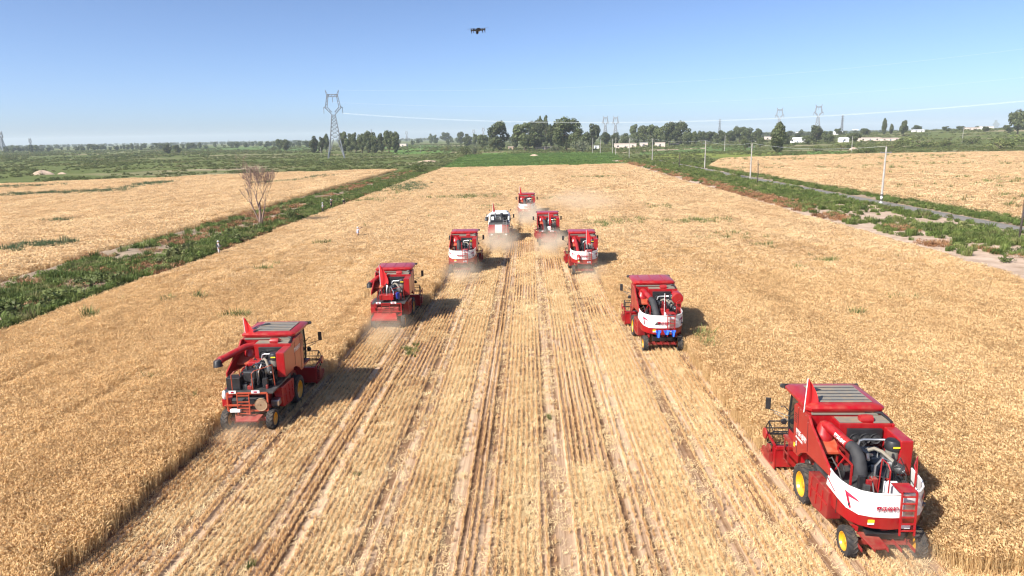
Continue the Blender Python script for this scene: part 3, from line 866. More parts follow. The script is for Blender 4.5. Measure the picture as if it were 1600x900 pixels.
# weeds standing in the wheat: photo places, size across and along
def weed_patches():
    P_, S_ = [], []
    spots = [(725, 313, 5.5, 4.0, 170), (625, 301, 6.0, 14.0, 220), (648, 283, 4, 22, 60), (590, 318, 4.5, 4.0, 60), (1095, 353, 4.0, 2.6, 80), (1130, 378, 3.5, 2.5, 34), (945, 358, 3.0, 3.5, 50), (985, 352, 3, 3, 36),
             (935, 280, 7, 3.0, 90), (508, 388, .7, .7, 9), (418, 430, .7, .6, 8), (308, 478, .5, .5, 6), (232, 610, .35, .35, 5), (138, 506, .4, .5, 6), (265, 480, .4, .4, 4), (370, 506, .45, .5, 7), (386, 508, .4, .4, 5),
             (345, 600, .3, .3, 4), (307, 640, .3, .3, 4), (1096, 541, .35, .4, 8), (1106, 555, .3, .3, 6), (1437, 610, .35, .3, 6), (1470, 608, .5, .3, 8), (1295, 420, .8, .8, 12), (1400, 480, .6, .6, 6), (1200, 395, 1.2, 1.0, 12),
             (770, 330, 3, 3, 20), (690, 345, 2, 2, 10), (1030, 330, 3, 2.5, 20), (860, 315, 3, 2, 16), (1250, 430, .6, .6, 6), (1335, 505, .4, .4, 5), (640, 552, .45, 1.4, 26), (390, 888, .12, .12, 3), (560, 745, .15, .2, 3), (855, 655, .2, .2, 3)]
    for px, py, rx, ry, n in spots:
        c = at(px, py)
        X = RNG.normal(c.x, rx*.55, n); Y = RNG.normal(c.y, ry*.55, n)
        n = max(3, int(n*.85)); X, Y = X[:n], Y[:n]; s = RNG.uniform(.75, 1.12, n)*(1.05 if c.y > 35 else .85)
        cut = is_cut(X, Y)
        z = np.where(cut, .0, .02); s = np.where(cut, s*.30, s)
        P_.append(np.stack([X, Y, z], -1)); S_.append(np.stack([s, s, s*1.05], -1))
    # thin weeds all over
    n = 160; X = RNG.uniform(FIELD_X0+1, FIELD_X1-1, n); Y = RNG.uniform(30, 255, n)
    k = (vnoise(X, Y, 12.0, 160) > .62) & ~is_cut(X, Y) & in_view(X, Y); X, Y = X[k], Y[k]; s = RNG.uniform(.7, 1.1, X.size)
    P_.append(np.stack([X, Y, X*0+.02], -1)); S_.append(np.stack([s, s, s*1.1], -1))
    n = 3200; X = RNG.uniform(66, 260, n); Y = RNG.uniform(85, 340, n)
    k = m_right(X, Y) & in_view(X, Y) & (vnoise(X, Y*2.2, 26.0, 161) > .60); X, Y = X[k], Y[k]; s = RNG.uniform(.75, 1.35, X.size)
    P_.append(np.stack([X, Y, X*0], -1)); S_.append(np.stack([s*1.5, s, s*1.15], -1))
    scatter("weeds", np.concatenate(P_), PC_WEED, scl=np.concatenate(S_), label="patches of green weeds growing up through the wheat", cat="weeds")
    P_, S_ = [], []
    for a, b_, w, n in (((30, 308), (170, 303), 3.0, 260), ((170, 303), (255, 287), 2.4, 190), ((0, 296), (65, 294), 3.0, 120), ((30, 396), (105, 388), 1.6, 90), ((85, 351), (100, 350), .8, 14), ((635, 303), (648, 290), 1.8, 150), ((455, 286), (520, 276), 2.0, 60), ((400, 290), (455, 286), 1.5, 40)):
        A, B = at(*a), at(*b_)
        u = RNG.random(n); X = A.x + (B.x-A.x)*u + RNG.normal(0, w, n); Y = A.y + (B.y-A.y)*u + RNG.normal(0, w*.9, n); s = RNG.uniform(.7, 1.15, n)
        P_.append(np.stack([X, Y, X*0], -1)); S_.append(np.stack([s, s, s], -1))
    scatter("reeds", np.concatenate(P_), PC_REED, scl=np.concatenate(S_), label="blue green reeds in strips across the left wheat field", cat="reeds")
weed_patches()

# ------------------------------------------------------------------ trees, one by one
def where_words(px):
    return ("far left edge" if px < 200 else "left" if px < 420 else "lattice tower" if px < 640 else "green field" if px < 770 else "green field's middle" if px < 960 else "pink farm walls" if px < 1090 else "village" if px < 1330 else "slope on the right")
TREES = []
def add_trees():
    D = 'dark'
    L = [  # photo x, base, top, width, kind
     (491,239,211,13,'oval'),(503,239,213,11,'oval'),(511,238,210,9,'oval'),(537,238,208,13,'oval'),(548,238,207,14,'oval'),(556,239,206,11,'oval'),
     (566,239,210,12,'oval'),(576,239,207,13,'oval'),(587,239,205,14,'oval'),(597,239,207,13,'oval'),(608,239,205,14,'oval'),(618,239,208,13,'oval'),
     (437,235,218,10,'oval'),(446,236,219,12,'oval'),(262,240,225.5,11,'oval'),(277,240,225.5,12,'oval'),
     (142,234.5,225,14,'round'),(158,234.5,227,11,'round'),(127,233.5,227,8,'oval'),(20,236,229,13,'round'),(35,236,230,10,'round'),
     (674,224,208,7,'oval'),(681,225,210,7,'oval'),(697,223,207,18,'round'),(720,225,207,10,'oval'),(731,229,208,13,'oval'),(742,228,208,9,'oval'),(754,233,211,17,'oval'),
     (779,235,193,29,'oval'),(820,235,190,38,'round'),(838,234,190,28,'round'),(805,232,198,12,'oval'),(845,231,186,7,'column'),(853,231,185,8,'column'),(861,233,196,15,'oval'),(822,236,211,17,'oval'),
     (885,236,186,42,'round'),(904,236,199,26,'round'),(925,231,192,23,'oval'),
     (946,228,207,15,'round'),(961,228,208,15,'round'),(975,228,207,15,'round'),
     (992,227,193,15,'oval'),(1005,228,197,18,'round'),(1020,228,197,18,'round'),(1034,228,196,19,'round'),(1045,228,192,17,'oval'),(1060,227,192,24,'round'),(1072,228,199,17,'round'),
     (1084,227,204,12,'oval'),(1096,225,205,17,'round'),(1110,224,206,17,'round'),(1125,224,202,17,'round'),(1140,224,203,19,'round'),(1155,223,198,23,'round'),(1170,223,198,23,'round'),(1182,223,200,15,'oval'),
     (1165,233,218,13,'round'),(1188,231,215,13,'round'),(1215,238,195,17,'column'),(1228,227,205,15,'oval'),(1275,223,197,23,'round'),(1293,224,204,17,'round'),(1262,226,212,17,'round'),
     (1335,223,208,21,'round'),(1381,210,187,6,'column'),(1411,213,189,11,'oval'),(1392,209,195,5,'column'),(1462,200,189,10,'round'),(1556,201,187,8,'oval'),(1590,211,173,32,'round'),(1575,208,194,15,'round'),
     (1310,212,200,14,'round'),(1352,212,201,14,'round'),(1432,206,196,14,'round'),(1246,216,207,12,'round'),(1478,206,197,12,'round'),(1500,204,197,12,'round'),(1020,222,203,14,'oval'),(1540,206,198,12,'round'),
    ]
    words = {'oval': 'tall oval', 'round': 'broad round', 'column': 'slim columnar'}
    L.sort(key=lambda t: t[0])
    for i, (px, yb, yt, w, kind) in enumerate(L):
        c = at(px, yb); m = px_size(c)
        h = (yb - yt)*m*1.02; wd = w*m
        r = random.Random(900+i)
        root = empty("tree", c, r.uniform(0, 6.28))
        if kind == 'round' and w/(yb-yt) < .75: kind = 'oval'
        base_w = {'column': .36, 'oval': .60, 'round': .84}[kind]
        k = wd/(base_w*h)
        cr = link_mesh("crown", CROWNS[kind][i % 4], root, scale=(h*k, h*k, h))
        link_mesh("trunk", TRUNKS[i % 3], root, scale=(h, h, h))
        TREES.append((root, px, yb, yt, kind, c.y))
    return words
def label_trees(words):
    zones = [(0, 200, "on the plain at the far left"), (200, 400, "standing alone on the left plain"), (400, 470, "in the small clump left of the tower"), (470, 525, "in the grove behind the lattice tower"), (525, 640, "in the grove right of the lattice tower"),
             (640, 765, "beyond the green field left of centre"), (765, 880, "in the tall clump behind the green field"), (880, 940, "at the right end of the tall central clump"), (940, 985, "below the twin pylons"), (985, 1080, "in the dense grove behind the pink walls"),
             (1080, 1200, "in the row right of the dense grove"), (1200, 1300, "by the white village houses"), (1300, 1450, "among the far village roofs"), (1450, 1601, "on the rise at the right edge")]
    ordn = ["first", "second", "third", "fourth", "fifth", "sixth", "seventh", "eighth", "ninth", "tenth", "eleventh", "twelfth", "thirteenth", "fourteenth"]
    for a, b, z in zones:
        T = [t for t in TREES if a <= t[1] < b]
        for i, t in enumerate(T):
            tag(t[0], "%s tree %s, %s from left" % (words[t[4]], z, ordn[i]) if len(T) > 1 else "%s green tree %s" % (words[t[4]], z), "tree", "trees beyond the fields")
label_trees(add_trees())

def shrub(px, yb, yt, w, mat, label, seed, n=900):
    c = at(px, yb); m = px_size(c); h = (yb-yt)*m*1.15; wd = w*m
    r = random.Random(seed)
    C = [(r.uniform(-.36, .36), r.uniform(-.36, .36), r.uniform(.12, .58)) for _ in range(14)]
    root = empty("shrub", c)
    me = leaf_cloud("foliage", mat, C, [r.uniform(.12, .26) for _ in C], n, .035, seed, 0, .9)
    link_mesh("foliage", me, root, scale=(wd, wd, h*1.15))
    b = MB()
    for k in range(5):
        a = k*1.26; b.tube([(0, 0, -.02), (.12*math.cos(a), .12*math.sin(a), .25), (.25*math.cos(a), .25*math.sin(a), .55)], [.02, .014, .005], 5)
    link_mesh("stem", b.mesh("stem", M_BARK), root, scale=(wd, wd, h))
    tag(root, label, "shrub", "larger shrubs standing on their own")
    return root
SHRUBS = [
 (657, 273, 255, 26, M_BUSH, "bright green round bush at the far end of the ditch"),
 (455, 348, 316, 30, M_BUSHD, "grey green spreading shrub right of the dead tree"),
 (694, 239, 227.5, 17, M_BUSHD, "round dark bush alone at the left edge of the green field"),
 (728, 243, 228, 20, M_BUSHD, "dark bush on the green field, left one of the pair"),
 (742, 242, 227, 15, M_LEAFG, "greyish bush on the green field, right one of the pair"),
 (907, 237, 217, 30, M_LEAFG, "silver grey bush below the tall central trees"),
 (870, 236, 226, 22, M_LEAFG, "low grey bush left of the silver grey bush"),
 (1150, 277, 263, 22, M_BUSH, "leafy green bush where the road meets the right field"),
 (1438, 230, 213, 58, M_BUSHD, "wide olive mound of bush on the right slope"),
 (1395, 232, 218, 40, M_BUSHD, "dark green bush mound left of the wide olive one"),
 (1478, 229, 219, 34, M_BUSHD, "low bush mound right of the wide olive one"),
 (1565, 233, 213, 54, M_BUSHD, "brownish bush mound near the right edge"),
 (1590, 222, 208, 36, M_BUSH, "green bush under the big tree at the right edge"),
 (1520, 225, 212, 40, M_BUSHD, "green bush mound behind the lone pole on the slope"),
 (1316, 233, 222, 30, M_BUSHD, "olive bush mound below the village houses"),
 (1275, 236, 226, 26, M_BUSHD, "bush right of the slim columnar tree"),
 (1355, 240, 229, 30, M_BUSH, "green bush at the corner of the right field"),
 (428, 236, 228, 11, M_BUSHD, "small dark bush in front of the clump left of the tower"),
]
for i, s in enumerate(SHRUBS): shrub(*s[:6], seed=700+i)

# ------------------------------------------------------------------ dead tree by the ditch
def dead_tree():
    c = at(408, 357); c.z = .3
    root = tag(empty("dead_tree", c), "bare leafless tree with pinkish branches beside the ditch", "tree")
    r = random.Random(5); tb, br, tw = MB(), MB(), MB()
    H = (357-250)*px_size(c)*1.0
    def grow(p, d, L, rad, lev):
        n = 4; pts = [p]; rs = [rad]
        for i in range(n):
            d = (d + Vector((r.uniform(-.18, .18), r.uniform(-.18, .18), r.uniform(0, .12)))).normalized()
            pts.append(pts[-1] + d*L/n); rs.append(rad*(1 - .55*(i+1)/n))
        (tb if lev == 0 else br if lev < 3 else tw).tube(pts, rs, 7 if lev < 2 else 4 if lev < 4 else 3, caps=lev < 2)
        if lev >= 5: return
        for k in range(3 if lev < 2 else 4 if lev < 4 else 3):
            i = r.choice([2, 3, 4, 4]) if lev else r.choice([3, 4, 4])
            ax = Vector((r.uniform(-1, 1), r.uniform(-1, 1), r.uniform(-.1, .5))).normalized()
            nd = (d*1.0 + ax*(.62 if lev else .55)).normalized()
            grow(pts[i], nd, L*r.uniform(.55, .78), max(rs[i]*.64, .018), lev+1)
    grow(Vector((0, 0, -.1)), Vector((-.12, 0, 1)), H*.30, .24, 0)
    grow(Vector((.15, .05, .2)), Vector((.30, .1, 1)), H*.28, .12, 1)
    grow(Vector((-.1, .05, .4)), Vector((-.50, .1, 1)), H*.32, .12, 1)
    tb.build("trunk", M_DEAD, root, True); br.build("branches", M_DEAD, root, True)
    o = tw.build("twigs", M_DEAD, root)
    o["kind"] = "stuff"
    bpy.data.objects[root.name].children
    # fit the height to the place
    zmax = max(v.co.z for ch in root.children for v in ch.data.vertices)
    k = H/zmax
    root.scale = (k*1.0, k*1.0, k*1.06)
dead_tree()

# ------------------------------------------------------------------ sand mounds
def mound(px, py, w, h, label, seed):
    c = at(px, py); m = px_size(c); W = w*m; Hh = h*m*.7
    n, k = 18, 6; vs, fs = [], []
    r = random.Random(seed)
    for j in range(k):
        t = j/(k-1); rad = W/2*(1-t**1.3)
        for i in range(n):
            a = 2*math.pi*i/n
            q = 1 + .22*math.sin(3*a+seed) + .12*math.sin(5*a+2*seed)
            vs.append((rad*q*math.cos(a), rad*.7*q*math.sin(a), -.05 + Hh*(math.sin(t*math.pi/2)**1.2)*(1+r.uniform(-.08, .08))))
    for j in range(k-1):
        for i in range(n): fs.append((j*n+i, j*n+(i+1) % n, (j+1)*n+(i+1) % n, (j+1)*n+i))
    o = MB().add(vs, fs).build("sand_mound", M_SAND, None, True); o.location = c
    tag(o, label, "mound", "bare heaps of earth")
mound(66, 273, 32, 10, "pale heap of earth in the scrub at the far left", 1)
mound(97, 272, 14, 4, "small pale heap right of the large heap at the far left", 2)
mound(1333, 234, 14, 6, "pale rounded heap below the village on the right", 3)
mound(835, 243.5, 14, 3.5, "small sandy heap on the edge of the green field", 4)
mound(670, 253, 30, 4, "low brownish heap at the left corner of the green field", 5)

# ------------------------------------------------------------------ combine harvesters
M_RED = paint("red_paint", (0.34, 0.003, 0.009), 0.25)
M_DRED = paint("dusty_red_paint", (0.25, 0.005, 0.009), 0.45, 0.5)
M_ORED = paint("orange_red_paint_and_lit_recess", (0.42, 0.055, 0.02), 0.45, 0.5)
M_WHITE = paint("white_paint", (0.74, 0.74, 0.72), 0.25)
M_GREYPLATE = paint("grey_steel_plate", (0.20, 0.19, 0.16), 0.8, 0.6)
M_BLACK = plain("black_plastic", (0.018, 0.018, 0.02), 0.45, 0, 0.3)
M_RUBBER = plain("black_rubber", (0.028, 0.028, 0.03), 0.75, 0, 0.3)
M_TYRE = paint("dusty_tyre", (0.022, 0.022, 0.024), 0.30, 0.8, coat=0.0)
M_YELLOW = paint("yellow_rim", (0.72, 0.34, 0.008), 0.35, 0.4)
M_STEEL = plain("bare_steel", (0.45, 0.45, 0.44), 0.35, 0.9, 0.3)
M_DSTEEL = plain("dark_steel", (0.10, 0.10, 0.10), 0.5, 0.6, 0.4)
M_ENGINE = plain("engine_blue_black", (0.012, 0.018, 0.032), 0.5, 0.3, 0.5, 9)
M_GLASS = NT("cab_glass").base((0.012, 0.016, 0.018)).set(Roughness=0.06).m
M_CANW = plain("white_plastic", (0.78, 0.80, 0.80), 0.45, 0, 0.06)
M_CLOTHB = plain("blue_cloth", (0.02, 0.12, 0.62), 0.8, 0, 0.2)
M_FLAG = NT("red_flag_cloth").base((0.66, 0.018, 0.02)).set(Roughness=0.75).m
M_POLE = plain("white_flag_pole", (0.75, 0.74, 0.72), 0.4, 0, 0.08)
M_LABELY = plain("yellow_sticker", (0.85, 0.62, 0.03), 0.5, 0, 0.05)
M_LENS = NT("tail_lens").base((0.35, 0.01, 0.04)).set(Roughness=0.2).m
M_PULLEY = plain("worn_pulley", (0.30, 0.20, 0.12), 0.6, 0.2, 0.3)
M_BLUECAN = plain("blue_can", (0.02, 0.03, 0.20), 0.4, 0, 0.2)
M_GREENSHADOW = plain("green_stalks", (0.05, 0.10, 0.03), 0.8, 0, 0.4)

_mc = {}
def cached(key, fn):
    if key not in _mc: _mc[key] = fn()
    return _mc[key]

def tyre_mesh(r, w, lugs):
    b = MB()
    h = w/2
    b.lathe([(r*.60, -h*.78), (r*.66, -h*.98), (r*.82, -h), (r*.93, -h*.92), (r*.965, -h*.6), (r*.97, 0), (r*.965, h*.6), (r*.93, h*.92), (r*.82, h), (r*.66, h*.98), (r*.60, h*.78)], 'x', n=36, close=True)
    for s in (-1, 1):
        for k in range(lugs):
            a0 = 2*math.pi*(k + (0.5 if s > 0 else 0))/lugs
            a1 = a0 - 0.30*18/lugs
            p = lambda x, a, rr: (x, rr*math.cos(a), rr*math.sin(a))
            b.bar(p(s*0.01, a0, r*.965), p(s*h*.62, (a0+a1)/2, r*.972), r*.07, r*.075)
            b.bar(p(s*h*.62, (a0+a1)/2, r*.972), p(s*h*.97, a1, r*.925), r*.07, r*.07)
    return b.mesh("tyre", M_TYRE)

def rim_mesh(r, w, s):
    b = MB()
    h = w/2*s
    b.lathe([(0.001, h*.55), (r*.16, h*.55), (r*.18, h*.35), (r*.40, h*.25), (r*.50, h*.45), (r*.57, h*.80), (r*.615, h*.84), (r*.615, -h*.6), (r*.3, -h*.6), (0.001, -h*.6)], 'x', n=24)
    for k in range(8):
        a = 2*math.pi*k/8
        b.tube([(h*.28, r*.28*math.cos(a), r*.28*math.sin(a)), (h*.40, r*.28*math.cos(a), r*.28*math.sin(a))], r*.028, 6)
    me = b.mesh("rim", M_YELLOW)
    return me

def text_obj(name, body, size, mat, parent, m):
    cu = bpy.data.curves.new(name, 'FONT')
    cu.body = body; cu.size = size; cu.extrude = 0.003; cu.align_x = 'CENTER'; cu.align_y = 'CENTER'; cu.offset = 0.006*size/0.2
    tmp = bpy.data.objects.new(name, cu)
    COL.objects.link(tmp)
    bpy.context.view_layer.update()
    me = bpy.data.meshes.new_from_object(tmp.evaluated_get(bpy.context.evaluated_depsgraph_get()))
    bpy.data.objects.remove(tmp)
    me.materials.clear(); me.materials.append(mat)
    o = link_mesh(name, me, parent)
    o.matrix_local = m
    return o

def flag_mesh(h, w, seed, droop=0.6):
    """limp flag hung from the top of a staff at the origin, cloth towards +x, folded"""
    r = random.Random(seed)
    nx, nz = 7, 9
    vs, fs = [], []
    for j in range(nz):
        v = j/(nz-1)
        for i in range(nx):
            u = i/(nx-1)
            ww = w*(0.30 + 0.70*math.sin(min(1, v*1.25)*math.pi/2))
            if v > 0.8: ww *= 1 - (v-0.8)*1.2
            vs.append((u*ww, 0.055*math.sin(u*7.5 + v*2.0 + seed)*u, -v*h - droop*u*u*0.22*h))
    for j in range(nz-1):
        for i in range(nx-1):
            a = j*nx+i; fs.append((a, a+1, a+nx+1, a+nx))
    b = MB().add(vs, fs)
    return b.mesh("flag", M_FLAG, True)

def harvester(key, label, loc, rz=0.0, tail='shell', auger='rear_black', flag=None, roof='plain', band=True, mirror=True, box=False, text=False, cloth=False, extra=()):
    root = empty("combine_harvester", loc, rz)
    tag(root, label, "harvester", "combine harvesters working in a wedge formation")
    rnd = random.Random(hash(key) % 1000 if False else sum(map(ord, key)))
    RED, DRED = M_RED, M_DRED
    def P(name, mb, mat, bevel=0.0, smooth=False, parent=None):
        o = mb.build(name, mat, parent or root, False, bevel)
        if smooth: auto_smooth(o)
        return o
    # --- wheels
    for s in (-1, 1):
        fw = link_mesh("front_wheel", cached(('ft',), lambda: tyre_mesh(0.66, 0.44, 18)), root, (1.06*s, 0, 0.655), (rnd.uniform(0, 1), 0, 0))
        if s > 0: fw.scale = (1, 1, 1)
        link_mesh("rim", cached(('fr', s), lambda: rim_mesh(0.66, 0.44, s)), fw)
        rw = link_mesh("rear_wheel", cached(('rt',), lambda: tyre_mesh(0.44, 0.29, 16)), root, (0.96*s, -WHEELBASE, 0.435), (rnd.uniform(0, 1), 0, 0))
        link_mesh("rim", cached(('rr', s), lambda: rim_mesh(0.44, 0.29, s)), rw)
    P("front_axle", MB().box(-.9, .9, -.12, .12, .53, .78), DRED, .01)
    P("rear_axle", MB().box(-.82, .82, -WHEELBASE-.07, -WHEELBASE+.07, .36, .52).box(-.1, .1, -WHEELBASE-.1, -WHEELBASE+.1, .5, .95), DRED, .01)
    # --- threshing body and chassis
    P("threshing_housing", MB().prism([(-.72, .95, 1.0), (-.72, .6, .72), (-.72, -1.9, .72), (-.72, -2.75, 1.0), (-.72, -2.75, 1.6), (-.72, .95, 1.6)], (1.44, 0, 0)), DRED, .012)
    P("chassis_rail", MB().box(-.80, -.73, -3.0, .7, .80, .95), RED, .006)
    P("chassis_rail", MB().box(.73, .80, -3.0, .7, .80, .95), RED, .006)
    for s in (-1, 1):
        b = MB()
        x0, x1 = (-1.27, -.84) if s < 0 else (.84, 1.22)
        b.prism([(x0, -.62, 1.44), (x0, -.72, .62), (x0, -1.1, .50), (x0, -2.12, .66), (x0, -2.18, 1.55), (x0, -.9, 1.50)], (x1-x0, 0, 0))
        sc = P("side_cover", b, DRED if s < 0 else RED, .02)
        xx = x0 - .012 if s < 0 else x1 + .012
        for k in range(3):
            y = -.9 - .42*k
            P("cover_rib", MB().bar((xx, y, .72), (xx, y - .03, 1.40), .03, .05), RED, 0, parent=sc)
        P("cover_rib", MB().bar((xx, -.78, 1.08), (xx, -2.1, 1.12), .03, .05), RED, 0, parent=sc)
    # belts and pulleys between the panel and the wheel
    for s in (-1, 1):
        for (y, z, r) in ((-.35, 1.35, .24), (-.95, 1.75, .17), (.45, 1.15, .15)):
            P("belt_pulley", MB().lathe([(.03, -.04), (r*.8, -.03), (r, -.04), (r*.9, 0), (r, .04), (r*.8, .03), (.03, .04)], 'x', (s*.88, y, z), 18), M_DSTEEL)
        P("drive_belt", MB().bar((s*.9, -.35, 1.59), (s*.9, -.95, 1.92), .05, .02).bar((s*.9, -.35, 1.11), (s*.9, -.95, 1.58), .05, .02), M_RUBBER)
    # --- cab
    cab = P("cab", MB().prism([(-1.0, .98, 1.5), (-1.0, 1.95, 1.5), (-1.0, 2.05, 2.2), (-1.0, 1.92, 3.16), (-1.0, .98, 3.16)], (2.0, 0, 0)), M_GLASS, .03)
    for s in (-1, 1):
        P("cab_pillar", MB().bar((s*1.0, 1.0, 1.5), (s*1.0, 1.0, 3.16), .08), M_BLACK, 0, parent=cab)
        P("cab_pillar", MB().bar((s*1.0, 1.95, 1.5), (s*1.0, 2.05, 2.2), .06).bar((s*1.0, 2.05, 2.2), (s*1.0, 1.92, 3.16), .06), M_BLACK, 0, parent=cab)
    P("cab_door", MB().box(-1.035, -1.012, 1.1, 1.9, 1.5, 1.75), RED, .004, parent=cab)
    P("cab_platform", MB().box(-1.15, 1.15, .9, 2.05, 1.38, 1.48).bar((-1.12, 1.95, 1.4), (-1.12, 1.95, .55), .04).bar((-1.12, 1.55, 1.4), (-1.12, 1.55, .55), .04).bar((-1.12, 1.55, .9), (-1.12, 1.95, .9), .04).bar((-1.12, 1.55, .6), (-1.12, 1.95, .6), .04), DRED)
    white_top = tail == 'white'
    RC = M_WHITE if white_top else RED
    # roof: a shallow rounded lid
    b = MB()
    rings = [(1.18, -.02, 2.02, 3.17), (1.24, -.06, 2.12, 3.24), (1.24, -.06, 2.12, 3.32), (1.17, 0.0, 2.02, 3.385), (.9, .2, 1.85, 3.41)]
    vs = []
    for hw, ya, yb, z in rings:
        c = .14
        for (x, y) in ((-hw+c, ya), (hw-c, ya), (hw, ya+c), (hw, yb-c), (hw-c, yb), (-hw+c, yb), (-hw, yb-c), (-hw, ya+c)): vs.append((x, y, z))
    fs = [tuple(range(8))[::-1], tuple(range(32, 40))]
    for j in range(4):
        for k in range(8): fs.append((j*8+k, j*8+(k+1) % 8, j*8+8+(k+1) % 8, j*8+8+k))
    if white_top: vs = [(x*.74, y*.9, z - .12) for x, y, z in vs]
    rf = P("cab_roof", b.add(vs, fs), RC, 0, True)
    if roof == 'grey':
        P("roof_plate", MB().box(-.72, .92, .25, 1.72, 3.412, 3.44), M_GREYPLATE, .01, parent=rf)
        P("roof_tarp", MB().add([(-.80, 1.0, 3.46), (-.3, 1.25, 3.47), (-.42, 1.42, 3.47), (-.84, 1.15, 3.46), (-.95, .55, 3.45), (-.80, .55, 3.45)], [(0, 1, 2, 3), (0, 3, 4, 5)]), M_BLACK, parent=rf)
        for k in range(5):
            P("roof_slat", MB().box(-.68, .88, .36+.28*k, .40+.28*k, 3.44, 3.452), M_DSTEEL, 0, parent=rf)
    elif not white_top:
        for k in range(3): P("roof_ridge", MB().box(-.8+.7*k, -.72+.7*k, .25, 1.75, 3.412, 3.43), RED, .005, parent=rf)
    if not white_top: P("roof_visor", MB().prism([(-1.22, 2.08, 3.16), (-1.22, 2.32, 3.20), (-1.22, 2.30, 3.29), (-1.22, 2.08, 3.36)], (2.44, 0, 0)), M_BLACK, .02, parent=rf)
    for s in (-1, 1):
        P("work_light", MB().lathe([(.001, .0), (.07, .0), (.085, .06), (.05, .13), (.001, .14)], 'y', (s*1.27, 2.12, 3.26), 12), M_DSTEEL, parent=rf)
    # mirrors
    for s in ((-1, 1) if mirror else ()):
        a = P("mirror_arm", MB().tube([(s*1.02, 1.95, 2.35), (s*1.2, 2.05, 2.55), (s*1.28, 2.1, 2.5)], .018, 6).tube([(s*1.02, 1.95, 2.2), (s*1.45, 2.35, 2.25), (s*1.62, 2.42, 2.3)], .014, 6).tube([(s*1.05, 1.95, 2.05), (s*1.45, 2.3, 2.2)], .012, 6), M_BLACK)
        P("mirror", MB().box(-.09, .09, -.025, .025, -.22, .22, Matrix.Translation((s*1.63, 2.42, 2.5)) @ Matrix.Rotation(s*.25, 4, 'Z')), M_BLACK, .03, parent=a)
        P("side_lamp", MB().lathe([(.001, -.07), (.09, -.06), (.11, 0), (.09, .06), (.001, .07)], 'y', (s*1.16, 2.08, 1.95), 12), M_BLACK)
    # --- grain tank
    if not white_top:
        tk = P("grain_tank", MB().prism([(-1.16, .95, 1.9), (-1.16, .95, 3.14), (-1.16, -.02, 3.14), (-1.16, -.02, 2.3), (-1.16, .3, 1.9)], (2.32, 0, 0)).box(-.45, 1.16, -.62, -.022, 2.2, 3.05), RED, .015)
        P("tank_lid", MB().box(-1.08, 1.0, -.05, .02, 3.10, 3.16).box(-.4, .55, -.55, -.1, 3.052, 3.075), M_GREYPLATE, .005, parent=tk)
        P("tank_lid", MB().box(.62, 1.12, -.58, -.04, 3.052, 3.09), M_GREYPLATE, .008, parent=tk)
        P("tank_seal", MB().tube([(.58, .0, 3.17), (.85, .02, 3.19), (1.08, -.06, 3.17), (1.14, -.3, 3.13), (1.15, -.6, 3.10)], .045, 8), M_BLACK, parent=tk)
        P("tank_vent", MB().lathe([(.001, -.22), (.14, -.20), (.16, 0), (.14, .18), (.001, .2)], 'x', (.45, -.42, 3.12), 14), RED, 0, True, parent=tk)
        P("tank_shoulder", MB().prism([(-1.16, -.03, 2.62), (-1.16, -1.0, 2.28), (-1.16, -1.0, 2.2), (-1.16, -.03, 2.2)], (.68, 0, 0)), M_ORED, .01, parent=tk)  # orange here stands for light in the recess, put into the colour
    else:
        # pale tank in front, open engine bay behind it between rounded shoulders
        b = MB(); n = 20
        ring = []
        for k in range(n):
            a = 2*math.pi*k/n
            c, s = math.cos(a), math.sin(a)
            ring.append((1.22*math.copysign(abs(c)**.6, c), .15+.85*math.copysign(abs(s)**.6, s)))
        vs = [(x, y, 1.9) for x, y in ring] + [(x*1.04, (y-.15)*1.03+.15, 2.95) for x, y in ring] + [(x*.98, y, 3.10) for x, y in ring] + [(x*.80, (y-.15)*.8+.15, 3.2) for x, y in ring]
        fs = [(j*n+k, j*n+(k+1) % n, (j+1)*n+(k+1) % n, (j+1)*n+k) for j in range(3) for k in range(n)] + [tuple(range(3*n, 4*n))]
        tk = P("grain_tank", b.add(vs, fs), M_WHITE, 0, True)
        for s in (-1, 1):
            x0, x1 = (s*1.02, s*1.2)
            P("tank_shoulder", MB().prism([(x0, -.6, 2.1), (x0, -.6, 2.9), (x0, -.9, 2.72), (x0, -1.3, 2.35), (x0, -1.5, 2.1)], (x1-x0, 0, 0)), M_WHITE, .05, parent=tk)
        P("engine_bay", MB().box(-1.0, 1.0, -1.9, -.72, 2.1, 2.5), M_BLACK, .02)
        P("bay_wall", MB().box(-1.04, 1.04, -.76, -.71, 2.4, 3.08), M_BLACK)
    # side panels that sweep down to the tail
    for s in (-1, 1):
        if s < 0:
            poly = [(1.05, 3.0), (.86, 1.4), (.45, 1.42), (.2, 1.66), (-.2, 1.86), (-.7, 1.90), (-2.0, 2.0), (-2.0, 2.2), (-.45, 2.92), (-.2, 3.13), (.9, 3.13)]
        else:
            poly = [(1.05, 3.0), (.86, 1.4), (.45, 1.42), (.2, 1.66), (-.2, 1.86), (-.6, 1.90), (-.66, 3.04), (-.2, 3.13), (.9, 3.13)]
        if white_top: poly = [(1.0, 2.6), (.86, 1.4), (.45, 1.42), (.2, 1.66), (-.2, 1.86), (-1.9, 1.9), (-1.9, 2.1), (-.6, 2.6)]
        x0 = -1.235 if s < 0 else 1.165
        sp = P("side_panel", MB().prism([(x0, y, z) for y, z in poly], (.07, 0, 0)), RED if not white_top else M_WHITE, .012)
